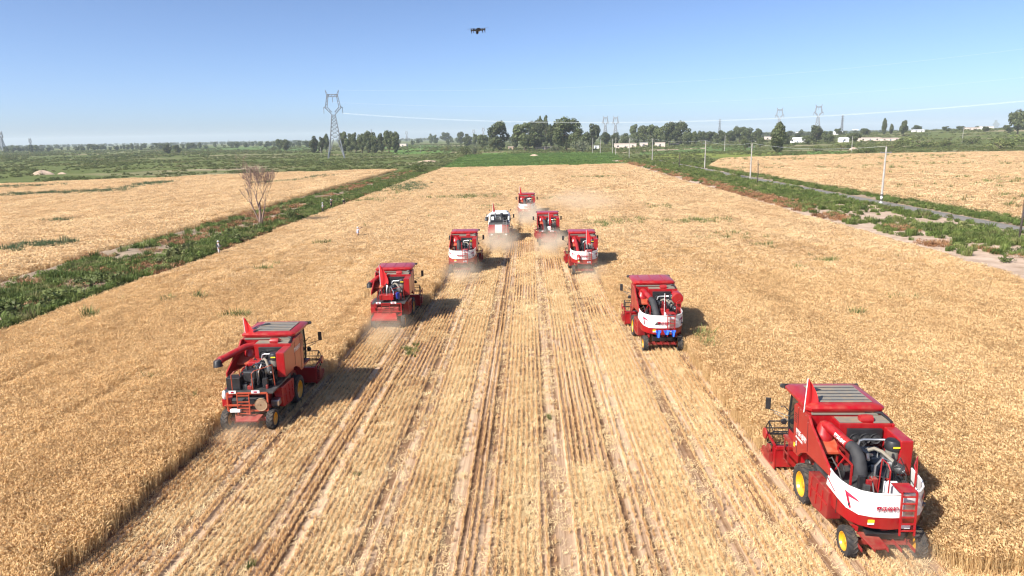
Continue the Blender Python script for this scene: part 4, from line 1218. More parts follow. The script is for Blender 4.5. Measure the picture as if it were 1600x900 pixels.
        if not white_top:
            xo = x0 - .004 if s < 0 else x0 + .074
            for ya, za, yb_, zb in ((.55, 1.5, .62, 3.05), (-.3, 1.95, -.18, 3.0)):
                P("panel_seam", MB().bar((xo, ya, za), (xo, yb_, zb), .012, .012), M_BLACK, 0, parent=sp)
            for k in range(5):
                P("vent_slot", MB().box(xo - .003, xo + .003, .70, .92, 2.50 + .07*k, 2.525 + .07*k), M_BLACK, 0, parent=sp)
            for k in range(6):
                yy = .9 - .22*k
                P("bolt", MB().lathe([(.001, -.008), (.014, -.008), (.014, .008), (.001, .008)], 'x', (xo, yy, 3.06 if yy > -.2 else 2.9), 6), M_STEEL, 0, parent=sp)
        if text and s < 0:
            for body, size, y, z in (("雷沃·谷神", .21, .28, 2.22), ("谷物联合收割机", .085, .42, 2.03), ("5", .22, .62, 1.80)):
                # lettering on the left side reads towards the rear: x axis -> -y
                m = Matrix.Translation((x0 - .006, y, z)) @ Matrix(((0, 0, -1, 0), (-1, 0, 0, 0), (0, 1, 0, 0), (0, 0, 0, 1)))
                text_obj("lettering", body, size, M_WHITE, sp, m)
            P("sticker", MB().box(x0 - .006, x0 - .001, .74, .84, 1.62, 1.76), M_LABELY, 0, parent=sp)
        if text is False and s > 0 and key == "L4":
            m = Matrix.Translation((x0 + .076, .1, 2.62)) @ Matrix(((0, 0, 1, 0), (1, 0, 0, 0), (0, 1, 0, 0), (0, 0, 0, 1)))
            text_obj("lettering", "雷沃谷神", .22, M_WHITE, sp, m)
    # --- engine deck
    P("engine_deck", MB().box(-1.05, 1.1, -2.95, -.64, 1.58, 1.66), M_DSTEEL, .005)
    if not white_top:
        rd = P("oil_cooler", MB().box(-.22, .84, -.74, -.64, 2.3, 2.92), M_BLACK, .012)
        for k in range(3):
            P("cooler_fan", MB().lathe([(.001, -.06), (.06, -.055), (.07, -.02), (.15, -.02), (.165, -.05), (.165, .0)], 'y', (.0+.31*k, -.75, 2.62), 16), M_RUBBER, parent=rd)
        P("firewall", MB().box(-.5, .9, -.66, -.625, 1.66, 2.3), DRED)
        en = P("engine", MB().box(-.15, .80, -1.65, -.82, 1.70, 2.16).box(-.02, .68, -1.55, -.9, 2.16, 2.36).box(.1, .6, -1.75, -1.65, 1.8, 2.2), M_ENGINE, .02)
        P("valve_cover", MB().box(.02, .62, -1.35, -.95, 2.362, 2.46), M_ENGINE, .03, parent=en)
        P("manifold", MB().tube([(.0, -1.0, 2.48), (.05, -.98, 2.66), (.15, -1.0, 2.70), (.75, -1.05, 2.72), (.92, -1.25, 2.68)], .042, 8), M_STEEL, 0, True, parent=en)
        P("turbo", MB().lathe([(.001, -.1), (.1, -.08), (.13, 0), (.1, .08), (.001, .1)], 'x', (.55, -1.5, 2.44), 14), M_STEEL, 0, True, parent=en)
        P("turbo_pipe", MB().tube([(.2, -1.5, 2.42), (.05, -1.55, 2.46), (-.02, -1.75, 2.40)], .05, 8), M_STEEL, 0, True, parent=en)
        P("hydraulic_valve", MB().box(-.12, .18, -2.05, -1.75, 1.68, 2.0).tube([(.0, -2.0, 2.0), (-.1, -2.2, 2.1), (-.15, -2.5, 1.75)], .022, 6).tube([(.1, -2.0, 2.0), (.2, -2.3, 2.12), (.1, -2.6, 1.7)], .022, 6), M_DSTEEL)
        P("fuel_filter", MB().lathe([(.001, 0), (.06, 0), (.06, .2), (.04, .24), (.001, .24)], 'z', (.42, -2.15, 1.68), 10).lathe([(.001, 0), (.06, 0), (.06, .2), (.04, .24), (.001, .24)], 'z', (.58, -2.15, 1.68), 10), M_STEEL)
        af = P("air_cleaner", MB().lathe([(.001, 2.32), (.17, 2.32), (.19, 2.40), (.19, 2.62), (.001, 2.62)], 'z', (.78, -1.50, 0), 18), M_GREYPLATE, 0, True)
        P("cleaner_cap", MB().lathe([(.18, 2.60), (.225, 2.64), (.23, 2.84), (.19, 2.92), (.001, 2.94)], 'z', (.78, -1.50, 0), 18), M_BLACK, 0, True, parent=af)
        P("sticker", MB().box(.68, .88, -1.742, -1.732, 2.75, 2.80), M_LABELY, 0, parent=af)
        P("exhaust_pipe", MB().tube([(.15, -1.35, 2.52), (.28, -1.45, 2.62), (.42, -1.62, 2.60), (.66, -2.02, 2.40)], .055, 8), M_GREYPLATE, 0, True)
        P("muffler", MB().tube([(.56, -1.80, 2.34), (.78, -2.14, 2.26)], .15, 16).tube([(.775, -2.132, 2.262), (.80, -2.17, 2.255)], [.15, .10], 16), M_DSTEEL, 0, True)
        P("muffler_cap", MB().tube([(.80, -2.17, 2.255), (.812, -2.19, 2.25)], .035, 10), M_CANW)
        P("screen_box", MB().box(.90, 1.27, -1.72, -.66, 1.86, 2.98), RED, .03)
        if key == "R3":
            P("dust_screen", MB().lathe([(.001, -.1), (.30, -.1), (.33, -.04), (.33, .5), (.001, .52)], 'y', (1.02, -1.80, 2.75), 18), RED, 0, True)
        P("side_frame", MB().bar((-.55, -.9, 1.66), (-.55, -.9, 2.45), .05).bar((-.55, -1.9, 1.66), (-.55, -1.9, 2.3), .05).bar((-.55, -.9, 2.3), (-.55, -1.9, 2.3), .05).bar((-.95, -1.4, 1.66), (-.55, -1.4, 2.3), .04), RED)
        P("cable_loom", MB().tube([(-.9, -.8, 1.9), (-.8, -1.1, 2.15), (-.75, -1.5, 1.95), (-.8, -1.9, 1.75)], .02, 6).tube([(-.8, -.75, 1.85), (-.72, -1.2, 2.0), (-.65, -1.7, 1.9)], .02, 6).tube([(-.98, -.9, 1.75), (-.9, -1.3, 1.95), (-.9, -1.8, 1.8)], .018, 6), M_STEEL)
        for k in range(14):   # hoses and lines looping over the engine
            x0, y0 = rnd.uniform(-.3, .7), rnd.uniform(-2.3, -1.0); x1, y1 = x0 + rnd.uniform(-.45, .45), y0 + rnd.uniform(-.5, .3)
            P("hose", MB().tube([(x0, y0, 1.8), (x0 + .03, y0, 2.3 + .2*rnd.random()), ((x0+x1)/2, (y0+y1)/2, 2.45 + .15*rnd.random()), (x1, y1, 2.3), (x1, y1, 1.8)], rnd.choice([.018, .025, .035]), 6), [M_BLACK, M_RUBBER, M_STEEL, M_BLACK][k % 4], 0, True)
        for k in range(12):
            x0, y0, z0 = rnd.uniform(-.45, .7), rnd.uniform(-2.7, -1.7), 1.66
            P("engine_fitting", MB().box(x0, x0 + rnd.uniform(.08, .2), y0, y0 + rnd.uniform(.08, .2), z0, z0 + rnd.uniform(.15, .5)), [M_BLACK, M_DSTEEL, M_DRED][k % 3], .015)
        P("tension_wheel", MB().lathe([(.03, -.03), (.2, -.02), (.22, 0), (.2, .02), (.03, .03)], 'x', (-.68, -1.55, 1.95), 16), M_BLACK)
    # --- unloading auger
    AC = M_WHITE if white_top else RED
    if not white_top:
        P("auger_turret", MB().lathe([(.30, 2.30), (.31, 2.55), (.27, 2.62), (.20, 2.80), (.13, 2.95), (.001, 2.98)], 'z', (-.76, -.28, 0), 20), RED, 0, True)
    A0 = Vector((-.76, -.28, 2.86))
    paths = {
        'rear_black': ([A0, (-.70, -.45, 2.90), (-.42, -1.35, 2.68)], [(-.42, -1.33, 2.68), (-.36, -1.56, 2.66), (-.32, -1.76, 2.50), (-.30, -1.86, 2.25), (-.29, -1.90, 1.95)], M_RUBBER),
        'rear_long': ([A0, (-.72, -.5, 2.92), (-.5, -1.75, 2.72)], [(-.5, -1.72, 2.72), (-.42, -2.1, 2.62), (-.36, -2.6, 2.2), (-.32, -3.2, 1.55)], M_RUBBER),
        'rear_red': ([A0, (-.72, -.5, 2.92), (-.62, -1.9, 2.5), (-.55, -2.9, 1.9)], [(-.55, -2.88, 1.9), (-.53, -3.3, 1.65), (-.52, -3.42, 1.45)], RED),
        'left': ([(-.5, -.35, 2.92), (-.85, -.6, 2.92), (-1.62, -1.55, 2.62)], [(-1.62, -1.55, 2.62), (-1.70, -1.64, 2.56), (-1.68, -1.66, 2.36)], M_BLACK),
        'left_short': ([(-.6, -.2, 2.9), (-1.0, -.4, 2.85), (-1.42, -.9, 2.55)], [(-1.42, -.9, 2.55), (-1.5, -1.0, 2.48), (-1.48, -1.02, 2.28)], M_BLACK),
        'white': ([(-.8, .2, 3.0), (-1.15, -.2, 2.98), (-1.45, -.85, 2.72)], [(-1.45, -.85, 2.72), (-1.5, -1.0, 2.6), (-1.48, -1.05, 2.35)], M_BLACK),
    }
    tp, spt, sm = paths[auger]
    au = P("unloading_auger", MB().tube(tp, .15, 16), AC, 0, True)
    n = len(spt)
    sr = [.16 + .05*i/(n-1) for i in range(n)] if sm is not RED else [.15, .17, .15]
    P("auger_spout", MB().tube(spt, sr[:n], 14), sm, 0, True, parent=au)
    P("auger_flange", MB().tube([Vector(tp[-1]) - (Vector(tp[-1])-Vector(tp[-2])).normalized()*.05, Vector(tp[-1])], .175, 14), AC, parent=au)
    if auger.startswith('left'):
        P("auger_end_cap", MB().tube([Vector(tp[-1]), Vector(tp[-1]) + (Vector(tp[-1])-Vector(tp[-2])).normalized()*.22], [.17, .10], 12), RED, 0, True, parent=au)
    if text:
        d = (Vector(tp[-1]) - Vector(tp[-2])).normalized()
        side = Vector((-1, 0, .35)).normalized(); nrm = (side - d*side.dot(d)).normalized(); up = nrm.cross(d)
        m = Matrix(((d.x, up.x, nrm.x, 0), (d.y, up.y, nrm.y, 0), (d.z, up.z, nrm.z, 0), (0, 0, 0, 1)))
        m.translation = Vector(tp[-2]).lerp(Vector(tp[-1]), .72) + nrm*.155
        text_obj("lettering", "雷沃谷神", .13, M_WHITE, au, m)
    # --- tail
    def shell_path():
        return [(-1.24, -1.88), (-1.24, -2.2), (-1.20, -2.55), (-1.08, -2.88), (-.84, -3.14), (-.5, -3.28), (0, -3.32), (.5, -3.28), (.84, -3.14), (1.08, -2.88), (1.20, -2.55), (1.24, -2.2), (1.24, -1.9)]
    if tail == 'shell':
        pth = shell_path(); n = len(pth)
        u = [abs(i - 6)/6 for i in range(n)]
        top = [2.10 + .10*k**2 for k in u]
        # white flank is narrow along the sides and deep across the back
        mid = [1.60 if k > .62 else 1.42 for k in u]
        mid = [1.42 + .26*max(0, min(1, (k-.40)/.35)) for k in u]
        bot = [1.02 + .14*k for k in u]
        def band_mesh(za, zb, ins_a, ins_b, th=.03):
            vs, fs = [], []
            for (x, y), a, bb in zip(pth, za, zb):
                r = Vector((x, y + 2.1, 0)); ln = r.length
                for z, ins in ((a, ins_a), (bb, ins_b)):
                    k1 = 1 - ins/ln; vs.append((x*k1, (y+2.1)*k1 - 2.1, z))
                for z, ins in ((a, ins_a+th), (bb, ins_b+th)):
                    k1 = 1 - ins/ln; vs.append((x*k1, (y+2.1)*k1 - 2.1, z))
            for i in range(n-1):
                a = i*4; c = a+4
                fs += [(a, c, c+1, a+1), (a+2, a+3, c+3, c+2), (a+1, c+1, c+3, a+3), (a, a+2, c+2, c)]
            fs += [(0, 1, 3, 2), ((n-1)*4, (n-1)*4+2, (n-1)*4+3, (n-1)*4+1)]
            return MB().add(vs, fs)
        tl = P("tail_cover", band_mesh([z - .002 for z in bot], [z - .002 for z in mid], .07, .004), RED, 0, True)
        P("tail_band", band_mesh(mid, top, .0, .05), M_WHITE if band else RED, 0, True)
        P("tail_rim", MB().tube([((x*.955), (y+2.1)*.955-2.1, z + .005) for (x, y), z in zip(pth, top)], .028, 8), M_WHITE if band else RED, 0, True)
        for i in (2, 10):
            x, y = pth[i]
            P("panel_seam", MB().bar((x*1.004, (y+2.1)*1.004-2.1, bot[i]), (x*1.0, (y+2.1)*1.0-2.1, mid[i]), .012, .012), M_BLACK, 0, parent=tl)
        # arrow shaped tail lights
        for s in (-1, 1):
            def q(ang, z):   # point on the shell
                i = 6 + s*ang
                k = int(math.floor(i)); f = i - k; k = max(0, min(n-2, k))
                x = pth[k][0]*(1-f) + pth[k+1][0]*f; y = pth[k][1]*(1-f) + pth[k+1][1]*f
                g = 1.012 - .03*(z - 1.45)
                return (x*g, (y+2.1)*g - 2.1, z)
            outer = [q(3.3, 2.00), q(2.2, 1.86), q(2.0, 1.80), q(2.9, 1.86), q(2.6, 1.55), q(2.75, 1.52)]
            P("tail_light", MB().add(outer + [(x*.98, (y+2.1)*.98-2.1, z) for x, y, z in outer], [(0, 1, 2, 3), (0, 3, 4, 5)]), M_LENS)
        if band:
            m = Matrix.Translation((-.16 if text else 0, -3.345, 1.70)) @ Matrix.Rotation(R_(90), 4, 'X')
            text_obj("lettering", "雷沃谷神", .15 if text else .19, M_LENS, tl, m)
            P("grey_emblem", MB().box(.32, .60, -3.345, -3.338, 1.52, 1.92).box(.36, .44, -3.35, -3.345, 1.56, 1.88), M_GREYPLATE if False else M_STEEL, 0, parent=tl)
        P("warning_sticker", MB().box(-.62, -.44, -3.27, -3.258, 1.24, 1.33, ), M_LABELY, 0, parent=tl)
        P("reflector", MB().box(-.62, -.44, -3.262, -3.252, 1.18, 1.235), M_CANW, 0, parent=tl)
        if text:
            P("panel_slash", MB().prism([(-1.252, -1.95, 1.94), (-1.252, -2.45, 1.78), (-1.252, -2.47, 1.755), (-1.252, -1.95, 1.90)], (.006, 0, 0)), M_LENS, 0, parent=tl)
        # ladder on the back
        ld = MB()
        lx0, lx1 = (.16, .56)
        for x in (lx0, lx1): ld.bar((x, -3.40, 2.22), (x, -3.48, .98), .045).bar((x, -3.40, 2.22), (x, -3.05, 2.24), .045)
        for k in range(6): ld.bar((lx0, -3.405 - .0125*k, 2.12 - .2*k), (lx1, -3.405 - .0125*k, 2.12 - .2*k), .05, .03)
        P("rear_ladder", ld, RED)
        P("ladder_step", MB().box(lx0 - .05, lx1 + .05, -3.36, -2.85, 2.225, 2.25), RED, .008)
        P("handrail", MB().tube([(.02, -2.95, 1.66), (.02, -2.95, 2.66), (.02, -2.80, 2.78), (.02, -2.45, 2.78), (.02, -2.40, 1.7)], .02, 6), RED)
        P("handrail", MB().tube([(.72, -2.95, 1.66), (.72, -2.95, 2.62), (.74, -2.80, 2.76), (1.06, -2.35, 2.80), (1.12, -2.30, 2.2), (1.12, -2.3, 1.8)], .02, 6), RED)
        P("water_can", MB().box(.10, .46, -2.82, -2.5, 1.67, 2.12).tube([(.2, -2.6, 2.1), (.2, -2.6, 2.17)], .04, 8), M_CANW, .04)
        P("water_can", MB().box(.62, .92, -2.98, -2.68, 1.67, 2.02).tube([(.7, -2.8, 2.0), (.7, -2.8, 2.07)], .035, 8), M_CANW, .04)
        P("number_plate", MB().box(.20, .50, -3.36, -3.345, 1.12, 1.26), M_CANW, .004)
        P("straw_chopper", MB().prism([(-.55, -2.6, .98), (-.55, -3.1, .80), (-.55, -3.05, .60), (-.55, -2.5, .50)], (1.1, 0, 0)), M_BLACK, .01)
        if text: P("straw_spreader", MB().prism([(-.75, -2.95, .78), (-.5, -3.5, .58), (-.05, -3.42, .56), (-.2, -2.95, .72)], (0, 0, -.05)), DRED, .005)
        for k in range(5): P("spreader_vane", MB().box(-.85+.36*k, -.83+.36*k, -3.55, -2.9, .50, .60), DRED)
        if cloth:
            for (x, w, h) in ((-.35, .16, .42), (.12, .2, .25), (.48, .13, .36)):
                b = MB(); vs = []; nn = 5
                for j in range(4):
                    for i in range(nn):
                        vs.append((x + (i/(nn-1)-.5)*w*2*(1-.15*j), -3.50 - .05*math.sin(i*2.1+j) - .02*j, 1.36 - h*j/3))
                P("blue_cloth", b.add(vs, [(j*nn+i, j*nn+i+1, (j+1)*nn+i+1, (j+1)*nn+i) for j in range(3) for i in range(nn-1)]), M_CLOTHB, 0, True)
    elif tail in ('frame', 'hood', 'bare'):
        MM = M_ORED if tail == 'frame' else RED
        P("rear_frame", MB().bar((-.85, -2.95, 1.62), (.85, -2.95, 1.62), .07).bar((-.85, -2.95, 1.62), (-.85, -3.0, .85), .06).bar((.85, -2.95, 1.62), (.85, -3.0, .85), .06).bar((-.9, -3.0, 1.1), (.9, -3.0, 1.1), .07).bar((-.85, -3.0, .85), (.85, -3.0, .85), .06).bar((-.95, -3.02, 1.1), (-1.1, -2.6, .8), .05), MM)
        P("straw_hood", MB().prism([(-.68, -2.55, 1.58), (-.68, -2.95, 1.3), (-.68, -2.9, .7), (-.68, -2.5, .65)], (1.36, 0, 0)), M_BLACK if tail == 'frame' else DRED, .01)
        ld = MB()
        for x in (-.38, .12): ld.bar((x, -3.08, 1.66), (x, -3.14, .72), .035)
        for z in (1.55, 1.28, 1.0, .76): ld.bar((-.38, -3.10, z), (.12, -3.10, z), .035)
        P("rear_ladder", ld, M_ORED if tail == 'frame' else RED)
        for x in (-.62, .25):
            P("handrail", MB().tube([(x, -2.9, 1.66), (x, -2.9, 2.45), (x+.08, -2.85, 2.55), (x+.7, -2.35, 2.65), (x+.72, -2.3, 1.7)] if x > 0 else [(x, -2.9, 1.66), (x, -2.9, 2.4), (x+.1, -2.8, 2.52), (x+.15, -2.4, 2.5), (x+.15, -2.4, 1.7)], .02, 6), M_ORED if tail == 'frame' else RED)
        P("straw_spreader", MB().prism([(-.6, -2.95, .66), (-.45, -3.3, .50), (.45, -3.3, .50), (.6, -2.95, .66)], (0, .02, -.06)), DRED, .005)
        for k in range(4): P("spreader_vane", MB().box(-.5+.32*k, -.48+.32*k, -3.28, -2.7, .40, .50), DRED)
        if tail == 'frame': P("big_pulley", MB().lathe([(.03, -.05), (.24, -.04), (.27, -.05), (.25, 0), (.27, .05), (.24, .04), (.03, .05)], 'y', (.58, -3.02, 1.12), 20), M_PULLEY)
        P("tool_tray", MB().box(-1.12, -.72, -2.9, -2.5, 1.0, 1.32), RED, .01)
        P("lamp_plate", MB().box(-.75, -.45, -3.0, -2.985, 1.62, 1.74).box(.2, .55, -3.0, -2.985, 1.62, 1.74), M_CANW)
        P("tail_lamp", MB().box(-.66, -.54, -3.012, -3.0, 1.65, 1.71).box(.3, .44, -3.012, -3.0, 1.65, 1.71), M_LENS)
        if tail == 'frame':
            P("white_sack", MB().box(-.72, -.28, -3.16, -3.0, .82, .96), M_CANW, .03)
            P("water_bag", MB().lathe([(.001, -.2), (.08, -.14), (.11, 0), (.07, .16), (.001, .22)], 'z', (-.98, -2.9, 1.52), 10), M_CANW, 0, True)
            P("battery_box", MB().box(-.95, -.35, -2.7, -2.2, 1.68, 2.2), M_BLACK, .02)
            P("engine_hood", MB().box(-.3, .25, -2.5, -1.9, 1.9, 2.42), M_BLACK, .08)
            P("red_cover", MB().box(-.52, .02, -1.5, -.95, 2.30, 2.5, Matrix.Rotation(.05, 4, 'Z')), RED, .05)
            P("fuel_tank", MB().box(.78, 1.12, -2.5, -1.9, .8, 1.1), M_STEEL, .05)
        if tail == 'hood':
            P("straw_deflector", MB().prism([(-.85, -3.0, 1.02), (-1.0, -3.55, .74), (.65, -3.55, .74), (.5, -3.0, 1.02)], (0, .02, -.12)), RED, .01)
            P("tool_box", MB().box(-.55, .35, -2.75, -2.2, 1.80, 2.12), RED, .015)
            P("oil_can", MB().lathe([(.001, 1.85), (.14, 1.85), (.14, 2.2), (.05, 2.26), (.001, 2.26)], 'z', (.6, -2.5, 0), 14), M_BLUECAN, 0, True)
        if tail == 'bare':
            P("water_can", MB().box(-.1, .28, -2.75, -2.5, 1.70, 2.15), M_CANW, .04)
    elif tail == 'white':
        P("tail_box", MB().prism([(-1.15, -1.6, 2.3), (-1.15, -2.9, 2.1), (-1.15, -3.05, 1.2), (-1.15, -2.6, .95), (-1.15, -1.6, .95)], (2.3, 0, 0)), M_DSTEEL, .03)
        for x0, x1, mt in ((-1.16, -.42, RED), (-.42, .42, M_WHITE), (.42, 1.16, RED)):
            P("tail_panel", MB().prism([(x0 + .004, -2.93, 2.12), (x1 - .004, -2.93, 2.12), (x1 - .004, -3.09, 1.18), (x0 + .004, -3.09, 1.18)], (0, -.03, 0)), mt, .01)
        ld = MB()
        for x in (.55, .92): ld.bar((x, -3.14, 2.75), (x, -3.22, .8), .04)
        for k in range(8): ld.bar((.55, -3.15 - .008*k, 2.6 - .24*k), (.92, -3.15 - .008*k, 2.6 - .24*k), .035)
        P("rear_ladder", ld, M_STEEL)
        for x in (-.9, .72): P("reflector", MB().box(x, x+.25, -3.24, -3.22, .95, 1.1), M_CANW)
        P("engine", MB().box(-.5, .6, -1.7, -.8, 2.5, 2.74).box(-.3, .3, -1.5, -.85, 2.74, 2.9), M_DSTEEL, .03)
        for k in range(12):
            x0, y0 = rnd.uniform(-.85, .8), rnd.uniform(-1.8, -.95)
            P("engine_fitting", MB().box(x0, x0 + rnd.uniform(.08, .22), y0, y0 + .15, 2.5, 2.5 + rnd.uniform(.15, .5)), [M_BLACK, M_DSTEEL, M_BLACK, M_STEEL][k % 4], .015)
        P("air_cleaner", MB().lathe([(.001, 2.7), (.2, 2.7), (.22, 3.0), (.15, 3.25), (.001, 3.27)], 'z', (.3, -1.1, 0), 14), M_BLACK, 0, True)
        P("water_can", MB().box(-.85, -.55, -1.85, -1.55, 2.51, 2.9), M_CANW, .04)
        P("dust_screen", MB().lathe([(.001, -.06), (.36, -.06), (.38, .04), (.001, .08)], 'x', (1.30, -.9, 2.6), 18), M_BLACK)
        P("exhaust_pipe", MB().tube([(-.4, -.9, 2.7), (-.5, -.7, 3.1), (-.5, -.7, 3.3)], .06, 8), M_STEEL)
    if box:
        P("tool_box", MB().box(-.05, .45, -2.55, -2.2, 1.85, 2.3), RED, .02)
    # --- header
    hd = P("header_trough", MB().prism([(-1.38, 2.02, .92), (-1.38, 2.02, .22), (-1.38, 2.2, .14), (-1.38, 3.15, .10), (-1.38, 3.15, .13), (-1.38, 2.25, .20), (-1.38, 2.08, .30), (-1.38, 2.08, .92)], (2.76, 0, 0)), RED, .008)
    P("header_beam", MB().box(-1.38, 1.38, 1.98, 2.1, .90, 1.02), RED, .01, parent=hd)
    ab = MB().tube([(-1.34, 2.48, .46), (1.34, 2.48, .46)], .15, 14)
    for k in range(26):
        for s in (-1, 1):
            if k/26 > .46: continue
            x = s*(1.32 - k*.1); a = k*1.4*s
            c = Vector((x, 2.48, .46)); d = Vector((0, math.cos(a), math.sin(a)))
            ab.bar(c + d*.14, c + d*.28, .10, .012)
    P("header_auger", ab, DRED, parent=hd)
    for s in (-1, 1):
        x0 = -1.43 if s < 0 else 1.38
        dv = P("divider", MB().prism([(x0, 2.0, .95), (x0, 2.0, .15), (x0, 3.1, .08), (x0, 3.62, .16), (x0, 3.2, .44), (x0, 2.5, .62), (x0, 2.2, .98)], (.05, 0, 0)), RED, .008, parent=hd)
        P("reel_arm", MB().bar((s*1.41, 2.05, 1.02), (s*1.41, 2.95, 1.12), .07), RED)
        P("header_drive", MB().box(min(s*1.44, s*1.56), max(s*1.44, s*1.56), 2.15, 2.7, .35, .72).lathe([(.02, -.03), (.17, -.03), (.17, .03), (.02, .03)], 'x', (s*1.53, 2.35, .80), 16).lathe([(.02, -.03), (.12, -.03), (.12, .03), (.02, .03)], 'x', (s*1.53, 2.85, .55), 16), DRED, parent=hd)
        P("reel_guard", MB().lathe([(.001, -.03), (.20, -.03), (.21, 0), (.20, .03), (.001, .03)], 'x', (s*1.50, 2.92, 1.12), 18), RED)
    rl = P("reel", MB().tube([(-1.36, 2.92, 1.10), (1.36, 2.92, 1.10)], .04, 8), M_BLACK)
    a0 = rnd.uniform(0, 1.2)
    for k in range(5):
        a = a0 + 2*math.pi*k/5
        y, z = 2.92 + .46*math.cos(a), 1.10 + .46*math.sin(a)
        bt = MB().bar((-1.34, y, z), (1.34, y, z), .045, .035)
        for j in range(19): bt.bar((-1.3+.144*j, y, z), (-1.3+.144*j, y-.03, z-.2), .012)
        P("reel_bat", bt, M_BLACK, parent=rl)
        sp = MB()
        for x in (-1.34, 0, 1.34): sp.bar((x, 2.92, 1.10), (x, y, z), .035, .02)
        a2 = a0 + 2*math.pi*(k+1)/5
        for x in (-1.34, 1.34): sp.bar((x, y, z), (x, 2.92 + .46*math.cos(a2), 1.10 + .46*math.sin(a2)), .03, .02)
        P("reel_spoke", sp, M_BLACK, parent=rl)
    P("feeder_house", MB().prism([(-.45, 2.05, .30), (-.45, 2.05, .85), (-.45, .7, 1.45), (-.45, .7, .85)], (.9, 0, 0)), RED, .01)
    P("lift_cylinder", MB().bar((.3, .3, .6), (.3, 1.6, .42), .07).bar((-.3, .3, .6), (-.3, 1.6, .42), .07), M_STEEL)
    # --- flag
    if flag:
        (fx, fy, fz), fh, clh, clw, yaw, lean = flag
        tp = Vector((fx + lean, fy, fz + fh))
        P("flag_staff", MB().tube([(fx, fy, fz), tp], .015, 8), M_POLE)
        fo = link_mesh("flag", flag_mesh(clh, clw, sum(map(ord, key))), root, tp - Vector((0, 0, .02)), (0, 0, yaw))
    return root

CFG = {
    "R4": dict(label="large red and white harvester with number five on its side, nearest at the lower right", tail='shell', auger='rear_black', flag=((-1.26, .15, 3.12), 1.15, .95, .42, .3, .05), roof='grey', text=True),
    "L4": dict(label="red harvester without tail cover, orange ladder and grey roof plate, nearest on the left", tail='frame', auger='left', flag=((-1.05, .05, 3.14), 1.0, .95, .42, .15, -.04), roof='grey'),
    "L3": dict(label="red harvester with folded red straw deflector at its tail, second nearest on the left", tail='hood', auger='left_short', flag=((-.78, -.9, 2.2), 1.6, 1.35, .55, 0.1, -.02)),
    "R3": dict(label="red harvester with white tail band, blue cloths and long black spout, second on right", tail='shell', auger='rear_long', flag=((.12, -2.6, 1.7), 1.55, 1.2, .30, 1.0, .0), box=True, cloth=True),
    "L2": dict(label="red harvester with white tail band and no flag, third nearest on the left", tail='shell', auger='rear_black'),
    "R2": dict(label="red harvester with red auger pipe over its white tail band, third nearest on the right", tail='shell', auger='rear_red', flag=((.25, -1.7, 2.2), 1.6, 1.3, .62, .1, -.02)),
    "L1": dict(label="harvester with white tank and red and white tail panels, behind the leading one", tail='white', auger='white', flag=((-.75, .0, 3.1), 1.25, 1.2, .30, .6, .0)),
    "R1": dict(label="dull red harvester with bare tail and no white band, right of the leading one", tail='bare', auger='rear_long', flag=((.0, -1.9, 1.8), 1.8, 1.5, .42, .4, .08)),
    "C": dict(label="leading red harvester with white tail band and tall red flag, farthest of all", tail='shell', auger='rear_black', flag=((-1.05, .3, 3.1), 1.4, 1.3, .36, .4, -.02)),
}
for key, cx, ry in MACHINES:
    c = dict(CFG[key]); lb = c.pop('label')
    harvester(key, lb, (cx, ry + WHEELBASE, 0.012), {'R4': R_(-1.0), 'L4': R_(1.0), 'L3': R_(2.0)}.get(key, 0.0), **c)

# ------------------------------------------------------------------ pylons, poles and wires
M_GALV = plain("galvanised_steel", (0.22, 0.23, 0.25), 0.55, 0.3, 0.2)
M_CONC = plain("concrete", (0.36, 0.34, 0.31), 0.85, 0, 0.2, 3)
M_DARKWOOD = plain("dark_wood", (0.07, 0.055, 0.045), 0.9, 0, 0.3, 4)
M_WIRE = plain("aluminium_wire", (0.85, 0.86, 0.88), 0.5, 0.0, 0.05)
M_INSUL = plain("porcelain", (0.20, 0.17, 0.15), 0.3, 0, 0.2)

